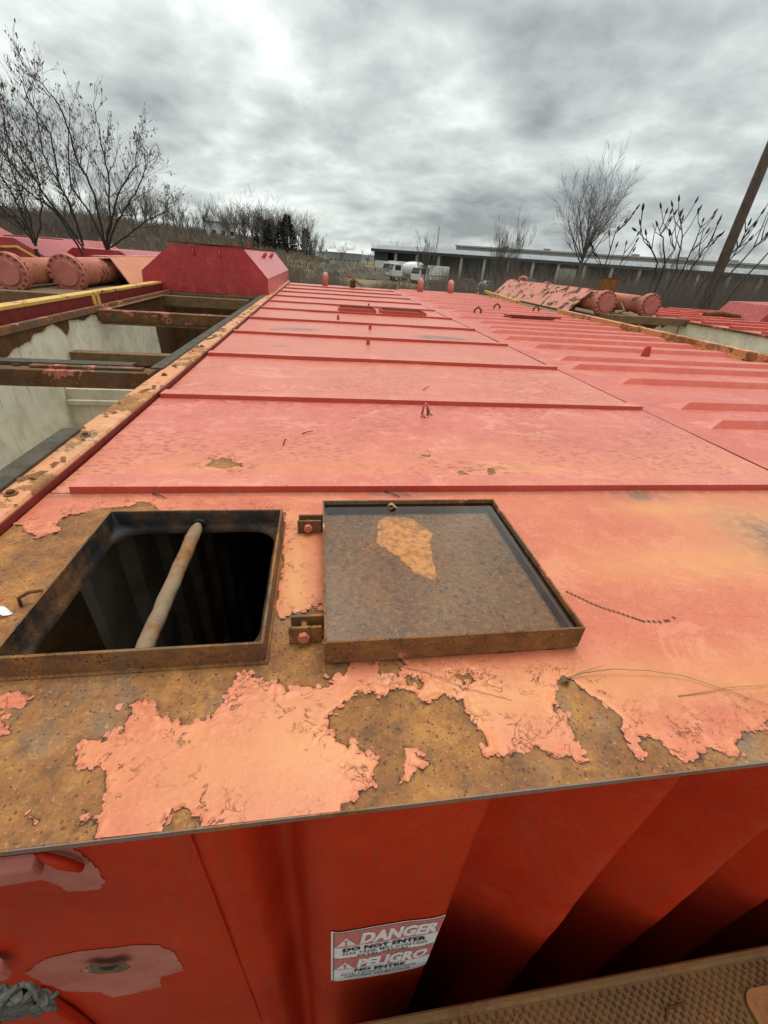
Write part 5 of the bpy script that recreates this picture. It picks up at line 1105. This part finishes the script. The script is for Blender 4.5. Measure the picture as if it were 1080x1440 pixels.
# house on the hill, far long building, mast
def house(px, D, label, w_, d_, h, wall, roofm):
    p0 = azpos(px, 330, D); g = float(gz(p0.x, p0.y)); t = thing('house', label, 'house', (p0.x, p0.y, g)); t.rotation_euler = (0, 0, -math.atan2(p0.x, p0.y)+.15)
    MB().box(-w_/2, w_/2, -d_/2, d_/2, -1, h).build('wall', M[wall], t); MB().prism([(-d_/2-.5, h), (0, h+1.6), (d_/2+.5, h), (d_/2+.5, h+.15), (0, h+1.8), (-d_/2-.5, h+.15)], -w_/2-.5, w_/2+.5, 'x').build('roof', M[roofm], t)
    for k in range(max(2, int(w_/3))): x = -w_/2+1.2+k*3; MB().box(x, x+1.1, -d_/2-.05, -d_/2-.004, 1.0, 2.2).build('window', M['glass'], t)
house(311, 185, 'white house with grey roof on the wooded hill', 9, 7, 4.6, 'vanwhite', 'shed_roof'); house(484, 330, 'long pale building beyond the brown field', 22, 10, 6, 'shed_roof', 'vanwhite')
p0 = azpos(614, 345, 420); ms_ = thing('radio_mast', 'thin lattice mast above the left end of the shed', 'mast', (p0.x, p0.y, -3.3)); tw = Twigs(); Hm = 25
top = azpos(616, 318, 420).z+3.3
for (a, b_) in ((0, 0), (1.2, 0), (.6, 1.0)): tw.tube([Vector((a, b_, 0)), Vector((.6+(a-.6)*.5, b_*.5+.2, top))], [.16, .12], 4)
for k in range(14): z = top*k/14; tw.tube([Vector((0, 0, z)), Vector((1.1, 0, z+top/14))], [.09, .09], 3)
new_obj('lattice', tw.mesh('lattice', M['steel']), ms_)
# utility pole
b0 = on_y(1003, 400, 14); up_ = thing('utility_pole', 'leaning-looking brown wooden utility pole at the right edge', 'utility pole', (b0.x, 14, -3.3))
MB().tube([(0, 0, -.2), (0, 0, 4), (.02, 0, 11.5)], [.17, .155, .115], 14).build('pole_shaft', M['pole'], up_, smooth=True)
up_['label'] = 'brown wooden utility pole rising past the right edge of the view'

# ================================================================ SMALL DEBRIS ON THE ROOF
def stem(pts, z, r, label, name='grass_stem', cat='stem', mat='dry_grass'):
    P = [on_z(x, y, z_) for (x, y), z_ in zip(pts, z)]; c = P[0].copy(); b = MB(c); Q = []
    for i in range(len(P)-1):
        for f in (0, .25, .5, .75): Q.append(P[i].lerp(P[i+1], f)+rv(.0006))
    Q.append(P[-1]); b.tube(Q, [r*(1-.5*i/len(Q)) for i in range(len(Q))], 5); o = b.build(name, M[mat], None, smooth=True); o.location = c; return tag(o, label, cat)
stem([(798, 953), (820, 946), (860, 941), (910, 943), (960, 950), (1010, 966), (1085, 993)], [.006, .012, .016, .014, .010, .008, .006], .0011, 'long dry grass stem arching from the rust patch to the right edge')
stem([(955, 979), (990, 973), (1030, 966), (1090, 963)], [.005, .007, .009, .008], .0009, 'shorter dry grass stem crossing the long one near the right edge')
stem([(796, 955), (815, 946), (850, 935)], [.006, .016, .022], .0008, 'short fine straw sprouting from the top of the rust patch')
stem([(560, 937), (600, 945), (650, 966), (720, 985)], [.004, .006, .006, .004], .0007, 'hair-thin dry stem across the flaking paint below the lid')
for k, (a, b_, lb) in enumerate((((595, 548), (604, 543), 'tiny dark twig on the second roof panel behind the pad eye'), ((425, 610), (440, 606), 'small dark twig left of the roof centre'), ((398, 626), (402, 616), 'upright dark twig left on the spotted panel'), ((540, 690), (562, 699), 'dark twig lying along the foot of the nearest rib'), ((214, 694), (232, 700), 'curled dark flake behind the open hatch'))):
    stem([a, ((a[0]+b_[0])/2, (a[1]+b_[1])/2-1), b_], [.006, .009, .006], .0022, lb, 'twig', 'twig', 'bark')
def leaf(px, py, z, s, label, mat='dry_grass'):
    c = on_z(px, py, z); b = MB(c); n = 7; vs = []
    for i in range(n):
        f = i/(n-1); w_ = math.sin(math.pi*min(f*1.05+.03, 1))*s*.28; x = (f-.5)*s; zz_ = .006*math.sin(f*5); vs += [(c.x+x, c.y-w_+.003*math.sin(f*7), c.z+zz_+.003), (c.x+x, c.y, c.z+zz_), (c.x+x, c.y+w_, c.z+zz_+.004)]
    fs = [(i*3+j, i*3+j+3, i*3+j+4, i*3+j+1) for i in range(n-1) for j in (0, 1)]; b.add(vs, fs); o = b.build('dead_leaf', M[mat], None, smooth=True); o.location = c; return tag(o, label, 'leaf')
leaf(553, 713, .049, .030, 'yellowish leaf floating at the back of the flooded lid'); leaf(596, 587, .006, .030, 'dead leaf caught at the foot of the pad eye', 'leaf_dead'); leaf(606, 583, .007, .025, 'pale curled leaf beside the pad eye'); leaf(794, 958, .006, .022, 'dead leaf at the tip of the right rust patch', 'leaf_dead')
leaf(5, 862, .006, .03, 'pale scrap at the left edge beside the hatch', 'signwhite')
# row of small dark scrape marks right of the lid
b = MB(); path = [(798, 832), (815, 840), (832, 848), (850, 855), (870, 861), (890, 868), (905, 873), (928, 874), (940, 872), (952, 866)]
for i in range(len(path)-1):
    for f in (0, .33, .66):
        x, y = path[i][0]+(path[i+1][0]-path[i][0])*f, path[i][1]+(path[i+1][1]-path[i][1])*f; c = on_z(x, y, .0046)
        if i > 6 and f == .33: continue
        b.add([(c.x-.004, c.y+.003, c.z), (c.x-.0015, c.y-.003, c.z), (c.x+.003, c.y-.0045, c.z), (c.x+.001, c.y+.002, c.z+.0004)], [(0, 1, 2, 3)])
b.build('scrape_marks', M['rust_dark'], tank, recalc=False)
